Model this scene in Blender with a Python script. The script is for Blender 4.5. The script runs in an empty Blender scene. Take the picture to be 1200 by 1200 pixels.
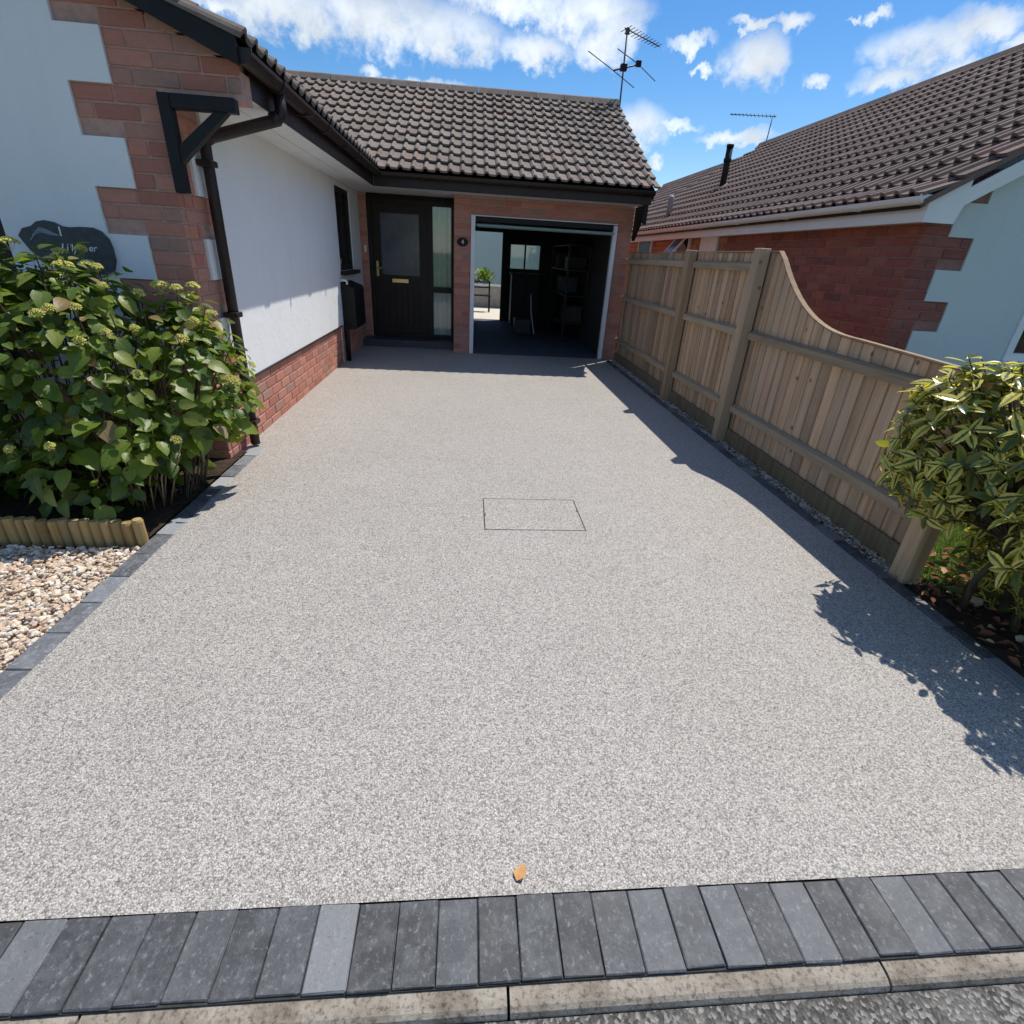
import bpy, bmesh, math, random
import numpy as np
from mathutils import Vector, Matrix
random.seed(7); rng = np.random.default_rng(11)
SC = bpy.context.scene
COL = SC.collection

# ------------------------------------------------------------------ camera
F_PX, VY, ROLL, CAM_H = 605.0, (550.0, 297.0), 0.060, 1.49
_r = np.array([math.cos(ROLL), math.sin(ROLL)]); _d = np.array([-math.sin(ROLL), math.cos(ROLL)])
_v = np.array(VY) - 600.0; _a = _v @ _r; _b = _v @ _d
PITCH = math.atan2(-_b, F_PX); _cp, _sp = math.cos(PITCH), math.sin(PITCH)
YAW = math.atan2(_a, F_PX * _cp - _b * _sp); _cy, _sy = math.cos(YAW), math.sin(YAW)
def lens_dir(dx, dy, f):
    u = dx * _r[0] + dy * _r[1]; w = dx * _d[0] + dy * _d[1]
    R = u; F = f * _cp - w * _sp; D = w * _cp + f * _sp
    return Vector((R * _cy - F * _sy, R * _sy + F * _cy, -D))
cam_data = bpy.data.cameras.new('camera'); cam = bpy.data.objects.new('camera', cam_data); COL.objects.link(cam)
cam_data.sensor_fit = 'HORIZONTAL'; cam_data.sensor_width = 36.0; cam_data.lens = F_PX / 1200.0 * 36.0
cam_data.clip_start = 0.02; cam_data.clip_end = 2000.0
_X, _Yv, _Z = lens_dir(1, 0, 0), lens_dir(0, -1, 0), -lens_dir(0, 0, 1)
cam.matrix_world = Matrix(((_X.x, _Yv.x, _Z.x, 0), (_X.y, _Yv.y, _Z.y, 0), (_X.z, _Yv.z, _Z.z, CAM_H), (0, 0, 0, 1)))
SC.camera = cam

# ------------------------------------------------------------------ world, sun, exposure
SUN_DIR = Vector((0.392, 0.40, 1.0)).normalized()
SUN_EL = math.asin(SUN_DIR.z); SUN_AZ = math.atan2(SUN_DIR.x, SUN_DIR.y)
world = bpy.data.worlds.new('World'); SC.world = world; world.use_nodes = True
WN = world.node_tree.nodes; WL = world.node_tree.links; WN.clear()
def wn(t, **k):
    n = WN.new(t)
    for a, b in k.items(): setattr(n, a, b)
    return n
def wmath(op, a, b=None, c=None, clamp=False):
    n = wn('ShaderNodeMath', operation=op, use_clamp=clamp)
    for i, v in enumerate((a, b, c)):
        if v is None: continue
        if isinstance(v, (int, float)): n.inputs[i].default_value = v
        else: WL.new(v, n.inputs[i])
    return n.outputs[0]
sky = wn('ShaderNodeTexSky', sky_type='NISHITA', sun_disc=False)
sky.sun_elevation = SUN_EL; sky.sun_rotation = SUN_AZ
sky.altitude = 50; sky.air_density = 1.0; sky.dust_density = 0.25; sky.ozone_density = 2.5
hsv = wn('ShaderNodeHueSaturation'); hsv.inputs['Saturation'].default_value = 1.36; hsv.inputs['Hue'].default_value = 0.503; hsv.inputs['Value'].default_value = 0.74
WL.new(sky.outputs[0], hsv.inputs['Color'])
tc = wn('ShaderNodeTexCoord'); sep = wn('ShaderNodeSeparateXYZ'); WL.new(tc.outputs['Generated'], sep.inputs[0])
nz = wn('ShaderNodeTexNoise', noise_dimensions='3D'); nz.inputs['Scale'].default_value = 9.0; nz.inputs['Detail'].default_value = 6.0; nz.inputs['Roughness'].default_value = 0.58
WL.new(tc.outputs['Generated'], nz.inputs['Vector'])
nz2 = wn('ShaderNodeTexNoise', noise_dimensions='3D'); nz2.inputs['Scale'].default_value = 30.0; nz2.inputs['Detail'].default_value = 6.0; nz2.inputs['Roughness'].default_value = 0.62
WL.new(tc.outputs['Generated'], nz2.inputs['Vector'])
az = wmath('ARCTAN2', sep.outputs['X'], sep.outputs['Y']); el = wmath('ARCSINE', sep.outputs['Z'])
wob = wmath('MULTIPLY', wmath('SUBTRACT', nz.outputs['Fac'], 0.5), 0.09)
az_w = wmath('ADD', az, wob); el_w = wmath('ADD', el, wmath('MULTIPLY', wmath('SUBTRACT', nz2.outputs['Fac'], 0.5), 0.06))
# cumulus of the photographed sky: (azimuth, elevation, half width, half height) in degrees, compass-like from +Y towards +X
def px_azel(x, y):
    q = lens_dir(x - 600, y - 600, F_PX).normalized(); return math.atan2(q.x, q.y), math.asin(q.z)
CLOUDS = []
for (x, y, rx, ry) in [(330,8,88,34),(440,22,95,44),(520,38,70,34),(600,4,80,24),(690,14,60,34),(715,40,36,40),(628,58,40,20),(440,88,15,10),(500,106,50,9),
                       (752,150,34,26),(795,148,24,9),(812,52,24,9),(884,68,34,30),(926,22,24,12),(876,26,26,7),(958,96,18,9),(866,162,38,9),(1085,56,62,28),(1150,26,46,20),
                       (1040,94,32,14),(1030,18,14,8),(1196,48,22,12),(1120,84,30,14),(768,190,10,6),(262,6,30,10),(1000,30,10,5),(830,80,9,6)]:
    a0, e0 = px_azel(x, y); a1, _ = px_azel(x + rx, y); _, e1 = px_azel(x, y - ry)
    CLOUDS.append((a0, e0, abs(a1 - a0), abs(e1 - e0)))
ae = wn('ShaderNodeCombineXYZ'); WL.new(az_w, ae.inputs[0]); WL.new(el_w, ae.inputs[1])
field = None
for (a0, e0, ra, re) in CLOUDS:
    ra, re = ra * 1.08, re * 1.08
    va = wn('ShaderNodeVectorMath', operation='MULTIPLY_ADD'); WL.new(ae.outputs[0], va.inputs[0]); va.inputs[1].default_value = (1 / ra, 1 / re, 0); va.inputs[2].default_value = (-a0 / ra, -e0 / re, 0)
    dp_ = wn('ShaderNodeVectorMath', operation='DOT_PRODUCT'); WL.new(va.outputs[0], dp_.inputs[0]); WL.new(va.outputs[0], dp_.inputs[1])
    field = dp_.outputs['Value'] if field is None else wmath('MINIMUM', field, dp_.outputs['Value'])
field = wmath('SUBTRACT', 1.0, field)
field = wmath('MAXIMUM', field, -1.0)
# the same fair-weather cumulus carries on round the rest of the sky
zc = wmath('ADD', wmath('MAXIMUM', sep.outputs['Z'], 0.0), 0.18)
cmb = wn('ShaderNodeCombineXYZ'); WL.new(wmath('DIVIDE', sep.outputs['X'], zc), cmb.inputs[0]); WL.new(wmath('DIVIDE', sep.outputs['Y'], zc), cmb.inputs[1])
gen = wn('ShaderNodeTexNoise', noise_dimensions='3D'); gen.inputs['Scale'].default_value = 2.1; gen.inputs['Detail'].default_value = 4.0; WL.new(cmb.outputs[0], gen.inputs['Vector'])
inview = wmath('MULTIPLY', wmath('LESS_THAN', wmath('ABSOLUTE', wmath('SUBTRACT', az, -YAW)), 0.92), wmath('LESS_THAN', el, 0.36))
genf = wmath('SUBTRACT', wmath('MULTIPLY', wmath('SUBTRACT', gen.outputs['Fac'], 0.56), 7.0), wmath('MULTIPLY', inview, 9.0))
field = wmath('MAXIMUM', field, genf)
fine = wmath('MULTIPLY', wmath('SUBTRACT', nz2.outputs['Fac'], 0.5), 2.6)
dens = wn('ShaderNodeMapRange', interpolation_type='SMOOTHSTEP'); dens.inputs['From Min'].default_value = -0.65; dens.inputs['From Max'].default_value = 1.35
WL.new(wmath('ADD', field, fine), dens.inputs['Value'])
body = wn('ShaderNodeMapRange'); body.inputs['From Min'].default_value = 0.3; body.inputs['From Max'].default_value = 0.7; body.inputs['To Min'].default_value = 4.3; body.inputs['To Max'].default_value = 7.0
WL.new(nz.outputs['Fac'], body.inputs['Value'])
cc = wn('ShaderNodeCombineColor'); 
WL.new(wmath('MULTIPLY', body.outputs[0], 0.92), cc.inputs[0]); WL.new(wmath('MULTIPLY', body.outputs[0], 0.98), cc.inputs[1]); WL.new(wmath('MULTIPLY', body.outputs[0], 1.03), cc.inputs[2])
mx = wn('ShaderNodeMix', data_type='RGBA'); WL.new(wmath('MULTIPLY', dens.outputs[0], 0.93), mx.inputs['Factor']); WL.new(hsv.outputs[0], mx.inputs['A']); WL.new(cc.outputs[0], mx.inputs['B'])
bg = wn('ShaderNodeBackground'); bg.inputs['Strength'].default_value = 0.14; WL.new(mx.outputs['Result'], bg.inputs['Color'])
wo = wn('ShaderNodeOutputWorld'); WL.new(bg.outputs[0], wo.inputs['Surface'])
world.cycles.sampling_method = 'MANUAL'; world.cycles.sample_map_resolution = 512
sun_data = bpy.data.lights.new('sun', 'SUN'); sun_data.energy = 3.75; sun_data.angle = math.radians(0.53); sun_data.color = (1.0, 0.945, 0.865)
sun = bpy.data.objects.new('sun', sun_data); COL.objects.link(sun)
sun.rotation_euler = SUN_DIR.to_track_quat('Z', 'Y').to_euler(); sun.location = (10, 10, 25)
SC.cycles.max_bounces = 7; SC.cycles.diffuse_bounces = 4; SC.cycles.glossy_bounces = 3; SC.cycles.transmission_bounces = 4; SC.cycles.transparent_max_bounces = 6
SC.view_settings.view_transform = 'Standard'; SC.view_settings.look = 'None'; SC.view_settings.gamma = 1.0; SC.view_settings.use_curve_mapping = False
SC.view_settings.exposure = 0.36

# ------------------------------------------------------------------ materials
class NT:
    def __init__(s, name, rough=0.6, spec=0.5):
        s.m = bpy.data.materials.new(name); s.m.use_nodes = True; s.t = s.m.node_tree
        s.b = s.t.nodes['Principled BSDF']; s.b.inputs['Roughness'].default_value = rough; s.b.inputs['Specular IOR Level'].default_value = spec
        s.out = s.t.nodes['Material Output']
    def n(s, t, **k):
        nd = s.t.nodes.new(t)
        for a, b in k.items(): setattr(nd, a, b)
        return nd
    def l(s, a, b): s.t.links.new(a, b)
    def setin(s, inp, v):
        if isinstance(v, (int, float)): inp.default_value = v
        elif isinstance(v, tuple): inp.default_value = (*v, 1.0) if len(v) == 3 and inp.type == 'RGBA' else v
        else: s.l(v, inp)
    def math(s, op, a, b=None, clamp=False):
        nd = s.n('ShaderNodeMath', operation=op, use_clamp=clamp); s.setin(nd.inputs[0], a)
        if b is not None: s.setin(nd.inputs[1], b)
        return nd.outputs[0]
    def obj(s, scale=(1, 1, 1)):
        c = s.n('ShaderNodeTexCoord'); mp = s.n('ShaderNodeMapping'); mp.inputs['Scale'].default_value = scale
        s.l(c.outputs['Object'], mp.inputs['Vector']); return mp.outputs[0]
    def pos(s, scale=(1, 1, 1)):
        c = s.n('ShaderNodeNewGeometry'); mp = s.n('ShaderNodeMapping'); mp.inputs['Scale'].default_value = scale
        s.l(c.outputs['Position'], mp.inputs['Vector']); return mp.outputs[0]
    def noise(s, vec, scale, detail=4.0, rough=0.55, out='Fac'):
        nd = s.n('ShaderNodeTexNoise'); nd.inputs['Scale'].default_value = scale; nd.inputs['Detail'].default_value = detail; nd.inputs['Roughness'].default_value = rough
        s.l(vec, nd.inputs['Vector']); return nd.outputs[out]
    def vor(s, vec, scale, feature='F1'):
        nd = s.n('ShaderNodeTexVoronoi', feature=feature); nd.inputs['Scale'].default_value = scale; s.l(vec, nd.inputs['Vector']); return nd
    def ramp(s, fac, stops, interp='LINEAR'):
        nd = s.n('ShaderNodeValToRGB'); nd.color_ramp.interpolation = interp; e = nd.color_ramp.elements
        while len(e) < len(stops): e.new(0.5)
        for k, (p, c) in enumerate(stops): e[k].position = p; e[k].color = (*c, 1) if len(c) == 3 else c
        s.setin(nd.inputs[0], fac); return nd.outputs[0]
    def mix(s, f, a, b, mode='MIX'):
        nd = s.n('ShaderNodeMix', data_type='RGBA', blend_type=mode); s.setin(nd.inputs['Factor'], f); s.setin(nd.inputs['A'], a); s.setin(nd.inputs['B'], b); return nd.outputs['Result']
    def rnd(s, k=1.0):
        o = s.n('ShaderNodeObjectInfo'); g = s.n('ShaderNodeNewGeometry')
        return s.math('FRACT', s.math('MULTIPLY', s.math('ADD', o.outputs['Random'], g.outputs['Random Per Island']), k))
    def bump(s, h, strength=0.3, dist=0.01):
        nd = s.n('ShaderNodeBump'); nd.inputs['Strength'].default_value = strength; nd.inputs['Distance'].default_value = dist; s.l(h, nd.inputs['Height']); s.l(nd.outputs[0], s.b.inputs['Normal'])
    def col(s, c): s.setin(s.b.inputs['Base Color'], c)
M = {}
def simple(name, c, rough=0.5, var=0.12, scale=6.0, bumps=0.08, spec=0.5, metal=0.0):
    t = NT(name, rough, spec); v = t.pos(); n = t.noise(v, scale, 5.0)
    lo = tuple(x * (1 - var) for x in c); hi = tuple(min(1, x * (1 + var)) for x in c)
    t.col(t.ramp(n, [(0.3, lo), (0.7, hi)])); t.b.inputs['Metallic'].default_value = metal
    r = t.n('ShaderNodeMapRange'); r.inputs['To Min'].default_value = max(0.02, rough - 0.08); r.inputs['To Max'].default_value = min(1, rough + 0.12); t.l(t.noise(v, scale * 3, 3.0), r.inputs['Value']); t.l(r.outputs[0], t.b.inputs['Roughness'])
    if bumps: t.bump(t.noise(v, scale * 14, 4.0), bumps, 0.004)
    M[name] = t.m; return t
# resin-bound aggregate: grains of stone about 5 mm across with dark gaps
t = NT('resin_aggregate', 0.55, 0.4); v = t.pos()
vo = t.vor(v, 215.0); vo2 = t.vor(v, 135.0); sepc = t.n('ShaderNodeSeparateColor'); t.l(vo.outputs['Color'], sepc.inputs[0]); sep2 = t.n('ShaderNodeSeparateColor'); t.l(vo2.outputs['Color'], sep2.inputs[0])
grain = t.ramp(sepc.outputs[0], [(0.0, (0.15, 0.145, 0.137)), (0.18, (0.29, 0.28, 0.263)), (0.42, (0.44, 0.424, 0.397)), (0.75, (0.53, 0.511, 0.48)), (1.0, (0.70, 0.677, 0.636))])
grain2 = t.ramp(sep2.outputs[1], [(0.0, (0.15, 0.145, 0.137)), (0.3, (0.36, 0.347, 0.325)), (0.6, (0.50, 0.482, 0.452)), (1.0, (0.68, 0.655, 0.615))])
g = t.mix(0.25, grain, grain2)
gap = t.ramp(vo.outputs['Distance'], [(0.35, (1, 1, 1)), (0.8, (0.58, 0.57, 0.56))]); g = t.mix(1.0, g, gap, 'MULTIPLY')
patch = t.ramp(t.noise(v, 1.1, 4.0), [(0.3, (0.985, 0.95, 0.915)), (0.7, (1.045, 1.01, 0.975))]); g = t.mix(1.0, g, patch, 'MULTIPLY')
trow = t.ramp(t.noise(t.pos((0.9, 3.5, 1)), 2.2, 4.0), [(0.35, (0.98, 0.98, 0.98)), (0.65, (1.02, 1.02, 1.02))]); g = t.mix(1.0, g, trow, 'MULTIPLY')
t.col(g); t.bump(t.math('ADD', t.math('MULTIPLY', vo.outputs['Distance'], -1.0), t.math('MULTIPLY', sepc.outputs[1], 0.5)), 0.6, 0.0035); M['resin'] = t.m
# slate-coloured paving blocks, and the same blocks bleached by wear
for slate_name, worn in (('slate', 1.0), ('slate_worn', 1.65)):
  t = NT('slate_block', 0.6, 0.45); v = t.pos(); r = t.rnd(); r2 = t.rnd(7.3)
  base = t.ramp(r, [(0.0, (0.040, 0.042, 0.046)), (0.5, (0.070, 0.074, 0.079)), (0.85, (0.11, 0.115, 0.121)), (1.0, (0.20, 0.207, 0.213))])
  blot = t.ramp(t.noise(v, 13.0, 8.0, 0.72), [(0.45, (0, 0, 0)), (0.72, (1, 1, 1))])
  base = t.mix(t.math('MULTIPLY', blot, 0.45), base, (0.22, 0.226, 0.234))
  scr = t.ramp(t.noise(t.pos((1.0, 0.75, 1.0)), 75.0, 7.0, 0.78), [(0.54, (0, 0, 0)), (0.68, (1, 1, 1))]); base = t.mix(t.math('MULTIPLY', scr, 0.55), base, (0.33, 0.335, 0.34))
  pit = t.ramp(t.noise(v, 150.0, 4.0, 0.7), [(0.30, (1, 1, 1)), (0.42, (0, 0, 0))]); base = t.mix(t.math('MULTIPLY', pit, 0.6), base, (0.03, 0.03, 0.032))
  mossy = t.ramp(t.noise(v, 4.2, 3.0), [(0.55, (0, 0, 0)), (0.75, (1, 1, 1))]); base = t.mix(t.math('MULTIPLY', mossy, t.math('MULTIPLY', r2, 0.5)), base, (0.13, 0.125, 0.10))
  t.col(t.mix(1.0, base, (worn, worn, worn * 1.01), 'MULTIPLY') if worn > 1 else base); t.bump(t.noise(v, 60.0, 8.0, 0.72), 0.6, 0.005); M[slate_name] = t.m
# brick and mortar
def brickmat(name, stops):
    t = NT(name, 0.85, 0.25); v = t.pos(); r = t.rnd(); c = t.ramp(r, stops)
    n = t.noise(v, 26.0, 6.0, 0.65); c = t.mix(t.math('MULTIPLY', t.ramp(n, [(0.35, (0, 0, 0)), (0.7, (1, 1, 1))]), 0.35), c, t.mix(1.0, c, (0.62, 0.6, 0.62), 'MULTIPLY'))
    big = t.noise(t.pos((2.5, 2.5, 14.0)), 2.2, 4.0); c = t.mix(t.math('MULTIPLY', t.ramp(big, [(0.45, (0, 0, 0)), (0.7, (1, 1, 1))]), 0.28), c, (0.28, 0.20, 0.16))
    t.col(c); t.bump(t.noise(v, 110.0, 5.0, 0.7), 0.5, 0.003); M[name] = t.m
brickmat('brick_red', [(0.0, (0.42, 0.17, 0.125)), (0.3, (0.53, 0.225, 0.16)), (0.6, (0.57, 0.26, 0.19)), (0.85, (0.46, 0.235, 0.18)), (1.0, (0.38, 0.235, 0.185))])
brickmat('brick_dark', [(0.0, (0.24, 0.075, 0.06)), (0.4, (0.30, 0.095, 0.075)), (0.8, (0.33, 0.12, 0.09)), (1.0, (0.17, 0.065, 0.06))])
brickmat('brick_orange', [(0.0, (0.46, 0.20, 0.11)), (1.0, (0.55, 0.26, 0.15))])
simple('mortar', (0.48, 0.30, 0.24), 0.95, 0.15, 20, 0.4, 0.2)
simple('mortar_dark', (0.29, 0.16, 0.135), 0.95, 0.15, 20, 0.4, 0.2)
def rendermat(name, c):
    t = NT(name, 0.85, 0.3); v = t.pos()
    n = t.noise(v, 1.6, 5.0); streak = t.noise(t.pos((5.0, 5.0, 0.5)), 1.8, 4.0)
    cc_ = t.mix(t.math('MULTIPLY', t.ramp(n, [(0.35, (0, 0, 0)), (0.7, (1, 1, 1))]), 0.35), c, tuple(x * 0.9 for x in c))
    cc_ = t.mix(t.math('MULTIPLY', t.ramp(streak, [(0.5, (0, 0, 0)), (0.75, (1, 1, 1))]), 0.25), cc_, tuple(x * 0.84 for x in c))
    t.col(cc_); t.bump(t.math('ADD', t.noise(v, 120.0, 5.0, 0.7), t.math('MULTIPLY', t.noise(v, 14.0, 4.0), 1.5)), 0.7, 0.004); M[name] = t.m
rendermat('white_render', (0.82, 0.83, 0.835)); rendermat('green_render', (0.60, 0.68, 0.68)); rendermat('shed_render', (0.50, 0.66, 0.62))
simple('white_plastic', (0.78, 0.79, 0.80), 0.35, 0.05, 3, 0.02)
simple('cream_plastic', (0.80, 0.74, 0.62), 0.4, 0.05, 3, 0.02)
simple('soffit_white', (0.74, 0.74, 0.72), 0.45, 0.06, 3, 0.02)
simple('brown_plastic', (0.026, 0.016, 0.014), 0.42, 0.25, 5, 0.05, 0.35)
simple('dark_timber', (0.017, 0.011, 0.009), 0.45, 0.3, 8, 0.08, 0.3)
simple('black_paint', (0.012, 0.012, 0.014), 0.5, 0.2, 8, 0.06, 0.25)
simple('black_plastic', (0.011, 0.011, 0.011), 0.5, 0.2, 8, 0.04, 0.25)
simple('grey_metal', (0.30, 0.31, 0.32), 0.4, 0.15, 20, 0.05, 0.5, 0.8)
simple('aerial_metal', (0.10, 0.085, 0.08), 0.5, 0.2, 20, 0.0, 0.5, 0.5)
simple('brass', (0.62, 0.46, 0.20), 0.3, 0.15, 25, 0.03, 0.5, 0.9)
simple('bedding', (0.05, 0.047, 0.043), 0.95, 0.3, 30, 0.5, 0.2)
simple('concrete', (0.36, 0.34, 0.31), 0.9, 0.2, 7, 0.3, 0.3)
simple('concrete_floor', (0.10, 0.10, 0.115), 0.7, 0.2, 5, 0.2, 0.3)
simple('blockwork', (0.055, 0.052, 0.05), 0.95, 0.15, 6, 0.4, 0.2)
simple('step_tile', (0.055, 0.055, 0.07), 0.5, 0.25, 10, 0.1)
simple('green_door', (0.17, 0.26, 0.24), 0.4, 0.1, 5, 0.03)
simple('patio', (0.62, 0.56, 0.46), 0.85, 0.12, 5, 0.2)
simple('slate_sign', (0.035, 0.042, 0.052), 0.45, 0.35, 22, 0.35)
simple('white_paint', (0.80, 0.80, 0.78), 0.6, 0.06, 20, 0.0)
simple('grey_paint', (0.32, 0.36, 0.40), 0.6, 0.15, 20, 0.0)
simple('lead_vent', (0.30, 0.31, 0.30), 0.6, 0.2, 14, 0.1)
simple('curtain', (0.84, 0.86, 0.84), 0.9, 0.06, 9, 0.0, 0.1)
simple('box_card', (0.05, 0.038, 0.027), 0.85, 0.2, 9, 0.1)
simple('box_blue', (0.02, 0.03, 0.045), 0.5, 0.2, 9, 0.0)
# kerb concrete, warm and stained
t = NT('kerb_concrete', 0.92, 0.25); v = t.pos(); r = t.rnd()
c = t.ramp(t.noise(v, 10.0, 7.0, 0.68), [(0.32, (0.16, 0.135, 0.105)), (0.5, (0.31, 0.27, 0.215)), (0.72, (0.43, 0.395, 0.335))]); c = t.mix(t.math('MULTIPLY', r, 0.35), c, (0.30, 0.26, 0.21))
sp = t.ramp(t.noise(v, 85.0, 5.0, 0.7), [(0.36, (0.5, 0.48, 0.45)), (0.5, (1, 1, 1))]); t.col(t.mix(1.0, c, sp, 'MULTIPLY')); t.bump(t.noise(v, 60.0, 6.0, 0.7), 0.6, 0.006); M['kerb'] = t.m
# asphalt with pale worn stones
t = NT('asphalt', 0.9, 0.3); v = t.pos(); vo = t.vor(v, 120.0); sc_ = t.n('ShaderNodeSeparateColor'); t.l(vo.outputs['Color'], sc_.inputs[0])
c = t.ramp(sc_.outputs[0], [(0.0, (0.05, 0.048, 0.045)), (0.6, (0.11, 0.105, 0.095)), (1.0, (0.28, 0.265, 0.24))]); 
c = t.mix(t.math('MULTIPLY', t.ramp(t.noise(v, 7.0, 5.0), [(0.5, (0, 0, 0)), (0.78, (1, 1, 1))]), 0.45), c, (0.34, 0.325, 0.295))
t.col(c); t.bump(t.math('ADD', vo.outputs['Distance'], t.noise(v, 30.0, 4.0)), 0.7, 0.006); M['asphalt'] = t.m
# roof tiles
def tilemat(name, stops):
    t = NT(name, 0.88, 0.25); v = t.pos(); r = t.rnd(); c = t.ramp(r, stops)
    lich = t.ramp(t.noise(v, 22.0, 6.0, 0.7), [(0.54, (0, 0, 0)), (0.72, (1, 1, 1))]); c = t.mix(t.math('MULTIPLY', lich, 0.25), c, (0.30, 0.265, 0.225))
    drk = t.ramp(t.noise(v, 8.0, 5.0), [(0.5, (0, 0, 0)), (0.75, (1, 1, 1))]); c = t.mix(t.math('MULTIPLY', drk, 0.5), c, (0.07, 0.055, 0.05))
    t.col(c); t.bump(t.noise(v, 120.0, 5.0, 0.7), 0.5, 0.003); M[name] = t.m
tilemat('tile_brown', [(0.0, (0.185, 0.150, 0.125)), (0.5, (0.215, 0.176, 0.148)), (0.9, (0.24, 0.20, 0.17)), (1.0, (0.235, 0.172, 0.14))])
tilemat('tile_red_brown', [(0.0, (0.14, 0.098, 0.084)), (0.5, (0.165, 0.117, 0.10)), (0.9, (0.185, 0.134, 0.117)), (1.0, (0.195, 0.125, 0.108))])
# weathered softwood: the grain runs along local z
def woodmat(name, a, b, grey, sc=(26, 26, 1.3)):
    t = NT(name, 0.85, 0.2); o = t.n('ShaderNodeObjectInfo'); tc_ = t.n('ShaderNodeTexCoord'); ad = t.n('ShaderNodeVectorMath', operation='ADD'); t.l(tc_.outputs['Object'], ad.inputs[0])
    cb = t.n('ShaderNodeCombineXYZ'); t.l(t.math('MULTIPLY', o.outputs['Random'], 37.0), cb.inputs[0]); t.l(t.math('MULTIPLY', o.outputs['Random'], 91.0), cb.inputs[2]); t.l(cb.outputs[0], ad.inputs[1])
    mp = t.n('ShaderNodeMapping'); mp.inputs['Scale'].default_value = sc; t.l(ad.outputs[0], mp.inputs['Vector'])
    g = t.noise(mp.outputs[0], 1.0, 7.0, 0.62); c = t.ramp(g, [(0.28, a), (0.72, b)])
    c = t.mix(t.math('MULTIPLY', t.rnd(3.7), 0.6), c, grey)
    c = t.mix(1.0, c, t.ramp(t.rnd(9.1), [(0.0, (0.66, 0.64, 0.62)), (0.6, (1, 1, 1)), (1.0, (1.22, 1.18, 1.12))]), 'MULTIPLY')
    kn = t.vor(ad.outputs[0], 4.5); c = t.mix(t.ramp(kn.outputs['Distance'], [(0.03, (0.85, 0.85, 0.85)), (0.10, (0, 0, 0))]), c, (0.07, 0.04, 0.025))
    blot = t.ramp(t.noise(ad.outputs[0], 3.0, 4.0), [(0.45, (0, 0, 0)), (0.75, (1, 1, 1))]); c = t.mix(t.math('MULTIPLY', blot, 0.35), c, grey)
    t.col(c); t.bump(g, 0.4, 0.006); M[name] = t.m
woodmat('fence_board', (0.30, 0.18, 0.10), (0.69, 0.475, 0.305), (0.52, 0.40, 0.285))
woodmat('fence_rail', (0.23, 0.165, 0.10), (0.51, 0.39, 0.26), (0.41, 0.33, 0.235))
woodmat('fence_post', (0.26, 0.165, 0.09), (0.60, 0.425, 0.26), (0.46, 0.355, 0.245))
woodmat('damp_board', (0.13, 0.095, 0.05), (0.33, 0.25, 0.15), (0.22, 0.20, 0.13))
woodmat('log_wood', (0.22, 0.13, 0.045), (0.48, 0.33, 0.14), (0.38, 0.29, 0.14))
# soil, gravel, litter, lawn
t = NT('soil', 0.95, 0.2); v = t.pos(); t.col(t.ramp(t.noise(v, 18.0, 7.0, 0.7), [(0.3, (0.018, 0.012, 0.008)), (0.7, (0.085, 0.058, 0.038))])); t.bump(t.noise(v, 40.0, 6.0, 0.7), 0.9, 0.02); M['soil'] = t.m
t = NT('gravel', 0.75, 0.35); r = t.rnd(); v = t.pos()
c = t.ramp(r, [(0.0, (0.50, 0.36, 0.26)), (0.15, (0.62, 0.52, 0.40)), (0.3, (0.72, 0.68, 0.60)), (0.45, (0.55, 0.40, 0.30)), (0.6, (0.80, 0.77, 0.72)), (0.72, (0.64, 0.46, 0.34)), (0.82, (0.42, 0.36, 0.31)), (0.92, (0.74, 0.66, 0.54)), (1.0, (0.30, 0.24, 0.20))], 'CONSTANT')
c = t.mix(t.math('MULTIPLY', t.noise(v, 70.0, 5.0), 0.62), c, (0.60, 0.45, 0.28)); t.col(c); t.bump(t.noise(v, 160.0, 4.0), 0.3, 0.002); M['gravel'] = t.m
t = NT('dull_gravel', 0.85, 0.3); r = t.rnd(); c = t.ramp(r, [(0.0, (0.30, 0.24, 0.17)), (0.3, (0.52, 0.44, 0.34)), (0.6, (0.38, 0.33, 0.26)), (0.8, (0.66, 0.60, 0.50)), (1.0, (0.42, 0.29, 0.18))], 'CONSTANT'); t.col(c); M['dull_gravel'] = t.m
t = NT('dead_leaf', 0.8, 0.2); r = t.rnd(); c = t.ramp(r, [(0.0, (0.18, 0.075, 0.035)), (0.35, (0.34, 0.17, 0.08)), (0.65, (0.26, 0.10, 0.06)), (0.9, (0.50, 0.34, 0.20)), (1.0, (0.62, 0.52, 0.40))], 'CONSTANT'); t.col(c); M['dead_leaf'] = t.m
t = NT('fallen_leaf', 0.6, 0.3); v = t.obj(); t.col(t.ramp(t.noise(v, 40.0, 4.0), [(0.3, (0.50, 0.22, 0.07)), (0.7, (0.68, 0.40, 0.16))])); M['fallen_leaf'] = t.m
t = NT('lawn_base', 0.95, 0.2); v = t.pos(); t.col(t.ramp(t.noise(v, 3.0, 6.0), [(0.3, (0.05, 0.085, 0.02)), (0.7, (0.10, 0.15, 0.04))])); t.bump(t.noise(v, 60.0, 5.0), 0.8, 0.02); M['lawn_base'] = t.m
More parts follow.
